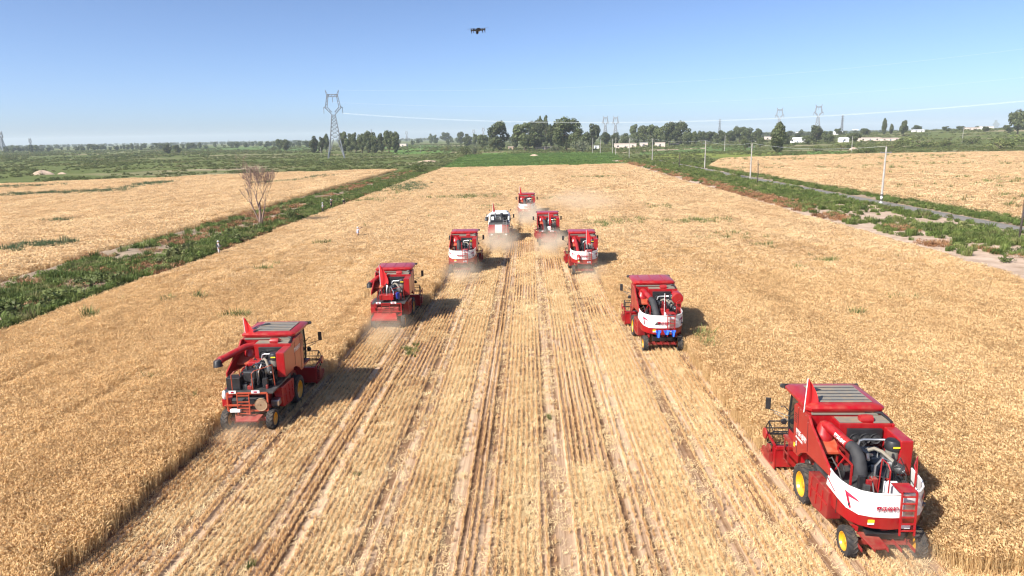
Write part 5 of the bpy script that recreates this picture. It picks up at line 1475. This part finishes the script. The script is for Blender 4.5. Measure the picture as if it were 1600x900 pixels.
def lattice(b, z0, w0, z1, w1, n, t, cx0=0.0, cx1=0.0):
    """square lattice mast from width w0 to w1, braced in crosses"""
    def corner(f, i):
        w = (w0 + (w1-w0)*f)/2; s = ((-1, -1), (1, -1), (1, 1), (-1, 1))[i % 4]
        return Vector((cx0 + (cx1-cx0)*f + s[0]*w, s[1]*w, z0 + (z1-z0)*f))
    for i in range(4): b.bar(corner(0, i), corner(1, i), t)
    fs = [1 - (1 - j/n)**1.25 if w1 < w0 else j/n for j in range(n+1)]
    for j in range(n):
        for i in range(4):
            b.bar(corner(fs[j], i), corner(fs[j+1], i+1), t*.55); b.bar(corner(fs[j], i+1), corner(fs[j+1], i), t*.55)
            b.bar(corner(fs[j+1], i), corner(fs[j+1], i+1), t*.5)
def pylon(loc, H, rz, label, thick=1.0, fine=True):
    """waist type tower: splayed legs, narrow waist, window head with a cross beam and two earth-wire horns"""
    root = tag(empty("lattice_tower", loc, rz), label, "pylon", "power line towers across the plain")
    k = H/43.0; t = .34*k*thick
    for s in ((-1, -1), (1, -1), (1, 1), (-1, 1)):
        a = Vector((s[0]*5.2*k, s[1]*5.2*k, -.3)); c = Vector((s[0]*3.1*k, s[1]*3.1*k, 12*k))
        g = MB().bar(a, c, t*1.25)
        g.bar(a.lerp(c, .05), Vector((s[0]*1.2*k, s[1]*3.1*k, 12*k)), t*.6).bar(a.lerp(c, .05), Vector((s[0]*3.1*k, s[1]*1.2*k, 12*k)), t*.6)
        for f in (.35, .62, .82):
            p = a.lerp(c, f); g.bar(p, Vector((s[0]*5.2*k, s[1]*5.2*k, -.3)).lerp(Vector((s[0]*1.2*k, s[1]*3.1*k, 12*k)), f), t*.45)
        g.build("leg", M_GALV, root)
    b = MB(); lattice(b, 12*k, 6.2*k, 27.5*k, 2.3*k, 7 if fine else 5, t*.9)
    b.build("body", M_GALV, root)
    for s in (-1, 1):
        h = MB()
        P0, P1, P2 = Vector((s*.9*k, 0, 27.5*k)), Vector((s*4.9*k, 0, 31.8*k)), Vector((s*3.3*k, 0, 40.3*k))
        for dy in (-.8*k, .8*k):
            o = Vector((0, dy, 0)); i0 = Vector((-s*1.1*k, 0, .9*k))
            h.bar(P0+o, P1+o, t*.9).bar(P1+o, P2+o, t*.9).bar(P0+o+Vector((0, 0, 1.8*k)), P1+o+Vector((-s*1.2*k, 0, .6*k)), t*.8).bar(P1+o+Vector((-s*1.2*k, 0, .6*k)), P2+o+Vector((-s*.9*k, 0, 0)), t*.8)
            for f in (.15, .4, .65, .9):
                h.bar(P0.lerp(P1, f)+o, (P0+Vector((0, 0, 1.8*k))).lerp(P1+Vector((-s*1.2*k, 0, .6*k)), min(1, f+.15))+o, t*.5)
                h.bar(P1.lerp(P2, f)+o, (P1+Vector((-s*1.2*k, 0, .6*k))).lerp(P2+Vector((-s*.9*k, 0, 0)), min(1, f+.15))+o, t*.5)
        h.build("window_frame", M_GALV, root)
        a = MB().bar((s*4.4*k, 0, 31.8*k), (s*6.0*k, 0, 32.2*k), t*.9).bar((s*4.4*k, 0, 33.0*k), (s*6.0*k, 0, 32.2*k), t*.7)
        a.build("cross_arm", M_GALV, root)
        hn = MB().bar((s*3.0*k, 0, 40.5*k), (s*4.2*k, 0, 43*k), t*.9).bar((s*3.8*k, 0, 40.5*k), (s*4.2*k, 0, 43*k), t*.7)
        hn.build("earth_wire_horn", M_GALV, root)
        MB().tube([(s*5.9*k, 0, 32.1*k), (s*5.9*k, 0, 28.4*k)], .14*k*thick, 6).build("insulator", M_INSUL, root)
    cb = MB()
    for dy in (-.8*k, .8*k):
        cb.bar((-3.6*k, dy, 40.3*k), (3.6*k, dy, 40.3*k), t*.8).bar((-3.6*k, dy, 38.9*k), (3.6*k, dy, 38.9*k), t*.8)
        for i in range(8): cb.bar((-3.6*k+.9*k*i, dy, 38.9*k if i % 2 else 40.3*k), (-2.7*k+.9*k*i, dy, 40.3*k if i % 2 else 38.9*k), t*.5)
    cb.build("top_beam", M_GALV, root)
    MB().tube([(0, 0, 38.9*k), (0, 0, 35.4*k)], .14*k*thick, 6).build("insulator", M_INSUL, root)
    return root
pyl_base = at(526, 247)
pylon(pyl_base, 43.0, R_(12), "large galvanised lattice tower standing before the dark grove", 1.15)
def far_pylon(px, ytop, Y, label, H=43.0, thick=2.0):
    d = ray(px, ytop); t = Y/d.y
    x = d.x*t; ztop = CAM_H + d.z*t
    pylon((x, Y, ztop - H), H, R_(-18), label, thick, False)
for px, yt, Y, lab in ((946, 181, 1250, "left one of the twin pylons behind the central trees"), (962, 181, 1230, "right one of the twin pylons behind the central trees"),
                       (1219, 168, 1050, "pylon behind the slim columnar tree by the village"), (1280, 163, 980, "tallest pylon behind the village houses"),
                       (46, 215.5, 2100, "small hazy pylon on the left horizon"), (0, 205, 1500, "pylon cut by the left edge of the photo"),
                       (755, 199, 2600, "tiny pylon left of the tall central clump"), (740, 202, 2900, "tiny pylon above the trees left of the central clump"), (635, 204.5, 3000, "tiny pylon right of the large lattice tower")):
    far_pylon(px, yt, Y, lab, thick=2.0 if Y < 1400 else 3.0)
def mast(px, yt, yb_m, Y, label):
    """slim straight tower with short arms"""
    d = ray(px, yt); t = Y/d.y; z = CAM_H + d.z*t
    root = tag(empty("lattice_tower", (d.x*t, Y, z - yb_m)), label, "pylon", "power line towers across the plain")
    b = MB(); lattice(b, 0, 4.0, yb_m, .8, 7, .45); b.build("body", M_GALV, root)
    for h in (.74, .84, .94):
        MB().bar((-2.6, 0, yb_m*h), (2.6, 0, yb_m*h), .5).build("cross_arm", M_GALV, root)
mast(1317, 180, 32, 1150, "slim tower right of the tallest village pylon")
mast(1125, 186, 30, 1300, "slim tower above the row right of the dense grove")
mast(1595, 170, 30, 1000, "slim tower behind the big tree at the right edge")
mast(580, 202, 30, 1800, "slim tower above the grove right of the large tower")
for i, (px, yt) in enumerate(((390, 219), (357, 218.5), (330, 221), (290, 222), (374, 222), (305, 223))):
    mast(px, yt, 26, 3000 + 150*i, "tiny grey mast on the left horizon, number %d counted inward from the tower" % (i+1) if False else
         ["tiny mast on the left horizon nearest the small clump", "tiny tall mast left of the small clump", "tiny mast midway along the left horizon", "tiny mast right of the two lone trees", "short tiny mast between two taller ones on the left", "short tiny mast just right of the lone trees"][i])

def wire(name, A, B, sag, r, label, strands=1, gap=0.0, n=26):
    b = MB(); A, B = Vector(A), Vector(B)
    offs = [Vector((0, 0, 0))] if strands == 1 else [Vector((0, 0, gap/2)), Vector((0, 0, -gap/2)), Vector((gap/2, 0, 0)), Vector((-gap/2, 0, 0))][:strands]
    for o in offs:
        b.tube([A.lerp(B, i/n) - Vector((0, 0, sag*4*(i/n)*(1-i/n))) + o for i in range(n+1)], r, 4)
    w = b.build(name, M_WIRE)
    tag(w, label, "wire", "overhead wires")
px_, py_, pz_ = pyl_base
wire("power_line", (px_ + 5.8, py_, 28.4), (430, 330, 46.0), 17.5, .022, "bright sagging cable sweeping from the tower to the upper right", 3, .45)
wire("power_line", (px_ + 4.1, py_, 43.0), (430, 330, 74.0), 15.0, .013, "faint topmost wire running right from the tower's head")
wire("power_line", (px_, py_, 35.4), (430, 332, 58.0), 16.0, .012, "faint middle wire running right from inside the tower's head")

def concrete_pole(px, yb, yt, label, arm=True):
    c = at(px, yb); h = (yb - yt)*px_size(c)*1.03
    root = tag(empty("utility_pole", c, R_(4)), label, "utility pole", "concrete poles along the gravel road")
    p = MB().tube([(0, 0, -.1), (0, 0, h)], [.19, .12], 10).build("shaft", M_CONC, root)
    if arm:
        MB().box(-.9, .9, -.06, .06, h - .95, h - .83).build("cross_arm", M_GALV, root)
        for x in (-.8, 0, .8):
            z = h - .83 if x else h
            MB().lathe([(.001, 0), (.05, 0), (.07, .06), (.04, .1), (.06, .16), (.001, .22)], 'z', (x, 0, z), 8).build("insulator", M_INSUL, root)
    if px == 1376:
        for z in (.5, .9, 1.3, 1.7):
            MB().lathe([(.205, z), (.205, z + .2), (.18, z+.2), (.18, z)], 'z', n=12, close=True).build("reflective_band", M_CANW if int(z*10) % 8 == 5 or z == 1.3 else M_BLACK, root)
    return c, h
PO = [(1376, 322, 234, "tall pale pole with banded foot beside the road, nearest of its line"), (1172, 281, 227, "pale pole by the road, second nearest of its line"), (1101, 263, 222, "pale pole by the road, third nearest of its line"),
      (1019, 252, 219, "pale pole by the road, fourth nearest of its line"), (983, 246, 217.5, "pale pole by the road, fifth nearest of its line"), (962, 242, 216.5, "thin pole right of the sandy heap behind the wheat"), (957, 240, 218, "thin pole left before the pink wall")]
TOPS = []
for px, yb, yt, lab in PO: TOPS.append(concrete_pole(px, yb, yt, lab))
for i in range(4):
    (a, ha), (b_, hb) = TOPS[i], TOPS[i+1]
    wire("pole_wire", (a.x, a.y, ha + .1), (b_.x, b_.y, hb + .1), .9, .012, ["thin wire between the two nearest road poles", "thin wire between the second and third road poles", "thin wire between the third and fourth road poles", "thin wire between the fourth and fifth road poles"][i], n=10)
for px, yb, yt, lab in ((1330+0.5, 236, 214, "pale pole among bushes below the village"), (1503, 224, 200, "lone white pole on the right slope"), (1132, 236, 212, "pale pole before the row of trees right of the grove"), (926, 239, 217, "thin pole below the twin pylons' left side"), (938, 240, 219, "thin pole at the near edge of the farm walls")):
    concrete_pole(px, yb, yt, lab, False)
for px, yb, yt, lab in ((1591, 381, 296, "dark wooden post at the right edge of the photo"), (1183, 290, 252, "dark leaning wooden post beside the second pale pole"), (1061, 265, 240, "dark wooden post left of the third pale pole"), (502, 246.5, 231, "grey post left of the large lattice tower"), (657, 240, 227, "thin grey post near the left corner of the green field")):
    c = at(px, yb); h = (yb-yt)*px_size(c)*1.03
    o = MB().tube([(0, 0, -.1), (.06, 0, h*.5), (-.12 if px == 1183 else .0, 0, h)], [.11, .10, .08], 8).build("wooden_post", M_DARKWOOD if px > 1000 else M_CONC, None, True)
    o.location = c
    tag(o, lab, "post", "plain posts by the fields")

# ------------------------------------------------------------------ farm buildings
M_PINKW = plain("pinkish_render", (0.62, 0.50, 0.44), 0.9, 0, 0.1, 1)
M_WHITEW = plain("white_render", (0.78, 0.76, 0.72), 0.9, 0, 0.06, 1)
M_MUDW = plain("mud_brick", (0.42, 0.31, 0.23), 0.95, 0, 0.15, 1)
M_ROOFG = plain("grey_roof", (0.33, 0.33, 0.33), 0.8, 0, 0.15, 1)
M_ROOFB = plain("pale_metal_roof", (0.70, 0.72, 0.75), 0.5, 0.1, 0.06, 1)
M_WIN = NT("window_glass").base((0.03, 0.04, 0.05)).set(Roughness=0.15).m
M_DOOR = plain("painted_door", (0.12, 0.16, 0.22), 0.6, 0, 0.1)
def building(px0, px1, yb, yt, wall, roof, label, depth=7.0, gable=False):
    c = at((px0+px1)/2, yb); m = px_size(c); W = (px1-px0)*m; Hh = max(2.2, (yb-yt)*m)
    root = tag(empty("farm_building", c, R_(-6)), label, "building", "low farm buildings behind the fields")
    MB().box(-W/2, W/2, 0, depth, -.3, Hh*(.72 if gable else .93)).build("wall", wall, root)
    if gable:
        MB().prism([(-W/2-.3, -.4, Hh*.72+.003), (-W/2-.3, depth/2, Hh), (-W/2-.3, depth+.4, Hh*.72+.003)], (W+.6, 0, 0)).build("roof", roof, root)
    else:
        MB().box(-W/2-.25, W/2+.25, -.3, depth+.3, Hh*.93+.003, Hh).build("roof", roof, root)
    n = max(1, int(W/5)); w = W/n
    for i in range(n):
        x = -W/2 + w*(i+.5)
        if n > 1 and i == n//2 or n == 1:
            MB().box(x-.5 - (.9 if n == 1 else 0), x+.5 - (.9 if n == 1 else 0), -.06, -.003, -.1, min(2.1, Hh*.66)).build("door", M_DOOR, root)
        if not (n > 1 and i == n//2):
            f = MB().box(x-.75, x+.75, -.06, -.003, Hh*.28, Hh*.58).build("window", M_WIN, root)
            MB().bar((x-.8, -.08, Hh*.27), (x+.8, -.08, Hh*.27), .1).build("sill", wall, f)
B = [(960, 994, 231.5, 224, M_PINKW, M_PINKW, "long pink farm wall behind the road poles"), (1000, 1012, 229.5, 222.5, M_PINKW, M_ROOFG, "small pink house right of the long pink wall"), (1024, 1039, 229.5, 222.5, M_PINKW, M_PINKW, "pink house in front of the dense grove"),
     (928, 936, 232, 227, M_WHITEW, M_ROOFG, "tiny white hut left of the long pink wall"), (1046, 1061, 227.5, 224.5, M_MUDW, M_PINKW, "low mud wall at the right end of the dense grove"), (836, 863, 234, 229.5, M_MUDW, M_PINKW, "low brownish shed under the central trees"),
     (794, 802, 234, 229, M_MUDW, M_PINKW, "low mud shed left of the tall central clump"), (1170, 1181, 221.5, 217, M_WHITEW, M_ROOFB, "small white house among the row of trees"), (1304, 1316, 211, 205, M_WHITEW, M_ROOFB, "white house right of the tallest village pylon"), (624, 635, 229.5, 224.5, M_PINKW, M_ROOFG, "pink hut right of the grove by the tower"),
     (1234, 1258, 223, 215, M_WHITEW, M_ROOFB, "largest white village house behind the columnar tree"), (1236, 1250, 212, 206.5, M_WHITEW, M_ROOFB, "white roofed house at the back left of the village"), (1252, 1269, 211.5, 206.5, M_WHITEW, M_ROOFB, "white roofed house at the back right of the village"),
     (1196, 1209, 219.5, 213, M_PINKW, M_ROOFG, "pinkish house just left of the columnar tree"), (1344, 1375, 220.5, 215, M_PINKW, M_PINKW, "long pale wall on the village's right side"), (1378, 1405, 220, 215.5, M_PINKW, M_PINKW, "pale wall continuing right of the long pale wall"), (1313, 1326, 222.5, 215, M_WHITEW, M_ROOFB, "white house with pole in front, middle of the village"),
     (1332, 1341, 205.5, 202, M_WHITEW, M_ROOFB, "far white roof among the village trees"), (1352, 1361, 206.5, 203, M_WHITEW, M_ROOFB, "far pale roof right of the far white roof"), (1428, 1444, 206.5, 202.5, M_WHITEW, M_ROOFB, "pale shed on the slope above the olive bushes"), (1512, 1530, 203.5, 199, M_PINKW, M_PINKW, "pale wall on the rise, left part"), (1534, 1552, 202, 197.5, M_WHITEW, M_PINKW, "pale wall on the rise, right part"),
     (1415, 1428, 205, 201.5, M_ROOFG, M_ROOFG, "long dark greenhouse roof on the slope"), (1576, 1585, 194.5, 191, M_WHITEW, M_ROOFB, "tiny white house on top of the rise")]
for i, b_ in enumerate(B): building(*b_, gable=b_[5] is M_ROOFB)

# ------------------------------------------------------------------ people
M_SKIN = plain("skin", (0.45, 0.26, 0.18), 0.6, 0, 0.05)
M_CW = plain("white_cotton", (0.45, 0.45, 0.47), 0.85, 0, 0.06)
M_CK = plain("black_cotton", (0.02, 0.02, 0.024), 0.9, 0, 0.2)
M_CB = plain("pale_blue_shirt", (0.42, 0.50, 0.72), 0.85, 0, 0.08)
M_CN = plain("dark_grey_jacket", (0.055, 0.055, 0.065), 0.9, 0, 0.2)
M_HAIR = plain("black_hair", (0.012, 0.01, 0.01), 0.7, 0, 0.2)
def skin_obj(name, verts, edges, radii, mat, parent, root_i=0, sub=1):
    me = bpy.data.meshes.new(name)
    me.from_pydata([tuple(v) for v in verts], edges, [])
    me.materials.append(mat)
    o = link_mesh(name, me, parent)
    sk = o.modifiers.new("skin", 'SKIN'); sk.use_smooth_shade = True
    sv = me.skin_vertices[0].data if me.skin_vertices else None
    if sv is None:
        bm = bmesh.new(); bm.from_mesh(me); bm.verts.layers.skin.verify(); bm.to_mesh(me); bm.free(); sv = me.skin_vertices[0].data
    for i, r in enumerate(radii): sv[i].radius = r if isinstance(r, tuple) else (r, r); sv[i].use_root = (i == root_i)
    s = o.modifiers.new("sub", 'SUBSURF'); s.levels = sub; s.render_levels = sub
    return o
def person(px, py, yaw, label, shirt, trousers, hat=None, arms='down', camera=False, hgt=1.70, bag=False):
    c = at(px, py); c.z = .05 if c.x > -33.2 else .3
    if hat is None: hat = M_HAIR
    root = tag(empty("person", c, yaw), label, "person", "people watching at the edge of the wheat")
    s = hgt/1.70
    V = [(0, 0, .95), (0, 0, 1.15), (0, .01, 1.36), (0, .01, 1.46), (0, .02, 1.53), (0, .03, 1.62),       # 0 pelvis 1 waist 2 chest 3 neck base 4 neck 5 head
         (-.10, 0, .90), (-.11, .02, .50), (-.12, -.02, .09), (-.13, .10, .04),                               # left leg 6-9
         (.10, 0, .90), (.12, .0, .50), (.13, -.05, .09), (.14, .08, .04)]                                    # right leg 10-13
    Rr = [(.15, .11), (.13, .10), (.16, .11), (.09, .08), .055, .085, (.085, .085), .062, .042, (.04, .035), (.085, .085), .062, .042, (.04, .035)]
    E = [(0, 1), (1, 2), (2, 3), (3, 4), (4, 5), (0, 6), (6, 7), (7, 8), (8, 9), (0, 10), (10, 11), (11, 12), (12, 13)]
    for sd in (-1, 1):
        if arms == 'up':   A = [(sd*.19, .02, 1.40), (sd*.33, .16, 1.36), (sd*.12, .34, 1.60)]
        elif arms == 'fold': A = [(sd*.19, .02, 1.40), (sd*.27, .05, 1.14), (sd*.06, .26, 1.16)]
        else:                A = [(sd*.19, .0, 1.40), (sd*.25, -.02, 1.12), (sd*.24, .08, .88)]
        n0 = len(V); V += A; Rr += [.058, .043, .030]; E += [(2, n0), (n0, n0+1), (n0+1, n0+2)]
        h = Vector(A[2]); d = (h - Vector(A[1])).normalized()
        n1 = len(V); V.append(h + d*.07); Rr.append((.038, .022)); E.append((n0+2, n1))
        side = Vector((1, 0, 0)) if abs(d.x) < .7 else Vector((0, 0, 1))
        for k, (o, L) in enumerate(((-.032, .065), (-.011, .08), (.011, .075), (.032, .06))):
            n2 = len(V); V += [h + d*.10 + side*o, h + d*(.10+L*.55) + side*o*1.1 + Vector((0, .01, -.012))]; Rr += [.010, .008]; E += [(n1, n2), (n2, n2+1)]
        n2 = len(V); V += [h + d*.05 + side*(-sd*.045), h + d*.10 + side*(-sd*.06)]; Rr += [.011, .009]; E += [(n0+3, n2), (n2, n2+1)]
    body = skin_obj("body", [Vector(v)*s for v in V], E, Rr, M_SKIN, root)
    # clothes a little outside the body
    tv = [(0, 0, 1.0), (0, 0, .92), (-.105, 0, .86), (-.115, .02, .50), (-.125, -.02, .12), (.105, 0, .86), (.125, 0, .50), (.135, -.05, .12)]
    skin_obj("trousers", [Vector(v)*s for v in tv], [(0, 1), (1, 2), (2, 3), (3, 4), (1, 5), (5, 6), (6, 7)], [(.165, .125), (.165, .13), .10, .082, .070, .10, .082, .070], trousers, root, 1)
    j = [(0, 0, .90), (0, 0, 1.15), (0, .01, 1.37), (0, .01, 1.47)]
    je = [(0, 1), (1, 2), (2, 3)]; jr = [(.18, .135), (.165, .13), (.185, .135), (.10, .09)]
    for sd in (-1, 1):
        A = {'up': [(sd*.20, .02, 1.40), (sd*.33, .16, 1.36)], 'fold': [(sd*.20, .02, 1.40), (sd*.27, .05, 1.14), (sd*.12, .20, 1.15)], 'down': [(sd*.20, 0, 1.40), (sd*.25, -.02, 1.12), (sd*.242, .06, .95)]}[arms]
        n0 = len(j); j += A; jr += [.078, .062, .055][:len(A)]; je.append((2, n0)); je += [(n0+k, n0+k+1) for k in range(len(A)-1)]
    skin_obj("jacket", [Vector(v)*s for v in j], je, jr, shirt, root, 1)
    MB().lathe([(.001, .13), (.06, .115), (.095, .06), (.103, .0), (.098, -.03), (.09, -.03)], 'z', (0, .02, 1.63*s), 14).build("hat" if hat is not M_HAIR else "hair", hat, root, True)
    if hat is not M_HAIR:
        MB().lathe([(.10, 0), (.17, -.015), (.17, -.022), (.10, -.01)], 'z', (0, .04, 1.635*s), 14).build("hat_brim", hat, root, True)
    # face: nose, eyes, mouth, ears
    f = MB().bar((0, .115*s, 1.625*s), (0, .135*s, 1.60*s), .022); f.build("nose", M_SKIN, root)
    for sd in (-1, 1):
        MB().box(sd*.032-.012, sd*.032+.012, .108*s, .117*s, 1.632*s, 1.644*s).build("eye", M_HAIR, root)
        MB().box(sd*.086-.012, sd*.086+.012, .01, .045, 1.60*s, 1.655*s).build("ear", M_SKIN, root)
    MB().box(-.026, .026, .104*s, .112*s, 1.572*s, 1.580*s).build("mouth", M_LENS, root)
    if bag: MB().box(.02, .26, -.22, -.13, 1.12, 1.42).build("shoulder_bag", M_CN, root, False, .03)
    if camera:
        k = Matrix.Translation(c) @ Matrix.Rotation(yaw, 4, 'Z')
        cr = tag(empty("photo_camera", k @ Vector((0, .42, 1.66*s)), yaw), "black camera held up by the person standing in the wheat", "camera")
        MB().box(-.08, .08, -.04, .04, -.05, .05).build("body", M_BLACK, cr, False, .01)
        MB().lathe([(.001, .16), (.034, .16), (.04, .05), (.04, .04)], 'y', (0, 0, 0), 12).build("lens", M_BLACK, cr, True)
    return root
person(343, 402, R_(-60), "person in white clothes and white hat at the wheat's edge, nearest to the camera", M_CW, M_CW, M_CW, 'fold', bag=True)
person(560, 377.5, R_(-70), "person in pale blue shirt standing alone in the wheat taking pictures", M_CB, M_CK, M_CW, 'up', camera=True)
person(505, 336, R_(-80), "person in white shirt and black trousers, left of three by the ditch", M_CW, M_CK, M_CW, 'fold')
person(518, 329.5, R_(-100), "person in dark jacket and white cap, middle of three by the ditch", M_CN, M_CK, M_CW, 'up')
person(538, 325.5, R_(-90), "person in black clothes, right of three by the ditch", M_CK, M_CK, None, 'fold', bag=True)

# ------------------------------------------------------------------ drone
def drone():
    d = ray(747, 47.5); p = Vector((0, 0, CAM_H)) + d*17.0
    root = tag(empty("drone", p, R_(20)), "small black quadcopter drone hovering in the blue sky", "drone")
    root.rotation_euler = (0, R_(-4), R_(18))
    bd = MB().prism([(-.045, -.09, -.02), (.045, -.09, -.02), (.05, .05, -.02), (.03, .11, -.02), (-.03, .11, -.02), (-.05, .05, -.02)], (0, 0, .055)).box(-.035, .035, -.08, .06, .035, .05).build("body", M_BLACK, root, False, .012)
    MB().lathe([(.001, -.03), (.03, -.02), (.035, .01), (.02, .03), (.001, .03)], 'y', (0, .10, -.04), 12).build("gimbal_camera", M_BLACK, root, True)
    for sx in (-1, 1):
        for sy in (-1, 1):
            e = Vector((sx*.14, sy*.11, .02 if sy > 0 else .0))
            a = MB().tube([(sx*.04, sy*.06, .01), e], [.016, .012], 8).build("arm", M_BLACK, root, True)
            MB().lathe([(.001, -.02), (.02, -.02), (.022, .02), (.012, .03), (.001, .03)], 'z', e, 12).build("motor", M_BLACK, root, True)
            MB().tube([e + Vector((0, 0, -.01)), e + Vector((sx*.005, 0, -.075))], [.012, .006], 6).build("landing_leg", M_BLACK, root, True)
            for s in (-1, 1):
                an = .15 + .4*sx*sy
                u = Vector((math.cos(an), math.sin(an), 0))*s; w = Vector((-u.y, u.x, 0))
                q = e + Vector((0, 0, .034))
                MB().prism([q - w*.006, q + u*.04 - w*.011, q + u*.105 - w*.006, q + u*.105 + w*.004, q + u*.04 + w*.009, q + w*.006], (0, 0, .003)).build("propeller_blade", M_BLACK, root)
drone()

# ------------------------------------------------------------------ dust raised by the machines
def dust(cx, cy, rx, ry, rz, dens, label, seed):
    b = MB()
    n, m = 16, 8
    vs, fs = [], []
    for j in range(m+1):
        th = math.pi*j/m
        for i in range(n):
            a = 2*math.pi*i/n
            vs.append((math.sin(th)*math.cos(a), math.sin(th)*math.sin(a), math.cos(th)))
    for j in range(m):
        for i in range(n): fs.append((j*n+i, j*n+(i+1) % n, (j+1)*n+(i+1) % n, (j+1)*n+i))
    t = NT("field_dust")
    t.t.nodes.remove(t.b)
    tc = t.n("ShaderNodeTexCoord")
    ln = t.n("ShaderNodeVectorMath", operation='LENGTH'); t.l(tc.outputs["Object"], ln.inputs[0])
    fall = t.n("ShaderNodeMapRange", inp={1: 1.0, 2: 0.15, 3: 0.0, 4: 1.0}); t.l(ln.outputs["Value"], fall.inputs[0])
    mp = t.n("ShaderNodeMapping"); mp.inputs["Location"].default_value = (seed*3.1, seed*1.7, 0); mp.inputs["Scale"].default_value = (1.6, 2.2, 1.2)
    t.l(tc.outputs["Object"], mp.inputs[0])
    nz = t.noise(mp.outputs[0], 1.4, 3, 0.6)
    nr = t.n("ShaderNodeMapRange", inp={1: 0.35, 2: 0.7, 3: 0.15, 4: 1.0}); t.l(nz, nr.inputs[0])
    pw = t.n("ShaderNodeMath", operation='POWER', inp={1: 1.6}); t.l(fall.outputs[0], pw.inputs[0])
    ml = t.n("ShaderNodeMath", operation='MULTIPLY'); t.l(pw.outputs[0], ml.inputs[0]); t.l(nr.outputs[0], ml.inputs[1])
    m2 = t.n("ShaderNodeMath", operation='MULTIPLY', inp={1: dens}); t.l(ml.outputs[0], m2.inputs[0])
    pv = t.n("ShaderNodeVolumePrincipled")
    pv.inputs["Color"].default_value = (0.86, 0.74, 0.58, 1)
    t.l(m2.outputs[0], pv.inputs["Density"]); t.l(pv.outputs[0], t.out.inputs["Volume"])
    o = link_mesh("dust_cloud", MB().add(vs, fs).mesh("dust_cloud", t.m, True), None, (cx, cy, rz*.55), None, (rx, ry, rz))
    tag(o, label, "dust", "dust raised by the harvesters", 'stuff')
for i, (key, rx, ry, rz, dens, dx, dy) in enumerate((("C", 3.2, 9.0, 2.2, .55, .5, -7.0), ("L1", 2.7, 6.5, 1.9, .7, .3, -4.5), ("R1", 2.6, 6.0, 1.8, .7, .3, -4.0), ("L2", 2.3, 4.6, 1.5, .45, .3, -3.2), ("R2", 2.1, 4.0, 1.3, .35, .3, -2.6), ("L3", 2.0, 3.8, 1.3, .35, .4, -2.4), ("L4", 1.3, 2.2, .9, .35, .1, -1.1), ("R4", 1.1, 1.4, .8, .6, .4, -.8))):
    _, cx, ry_ = next(m for m in MACHINES if m[0] == key)
    dust(cx + dx, ry_ + dy, rx, ry, rz, dens, ["tan dust trailing the leading harvester", "tan dust behind the white tanked harvester", "tan dust behind the dull red harvester", "dust behind the third left harvester", "dust behind the third right harvester", "dust behind the second left harvester", "chaff dust behind the nearest left harvester", "chaff dust under the nearest right harvester's tail"][i], i)
dust(8.5, 112, 9.0, 16.0, 2.6, .10, "thin dust drifting over the wheat right of the leading harvester", 20)

# ------------------------------------------------------------------ air: pale haze over the plain
def haze():
    t = NT("haze_air"); t.t.nodes.remove(t.b)
    pv = t.n("ShaderNodeVolumePrincipled")
    pv.inputs["Color"].default_value = (0.80, 0.90, 1.0, 1)
    pv.inputs["Density"].default_value = 0.00011
    t.l(pv.outputs[0], t.out.inputs["Volume"])
    o = MB().box(-7500, 7500, -300, 7600, -1.5, 82).build("haze", t.m)
    o["kind"] = "stuff"; o["label"] = "thin pale haze hanging over the distant plain"; o["category"] = "haze"
haze()
scene.cycles.volume_step_rate = 2.0
scene.cycles.volume_max_steps = 128
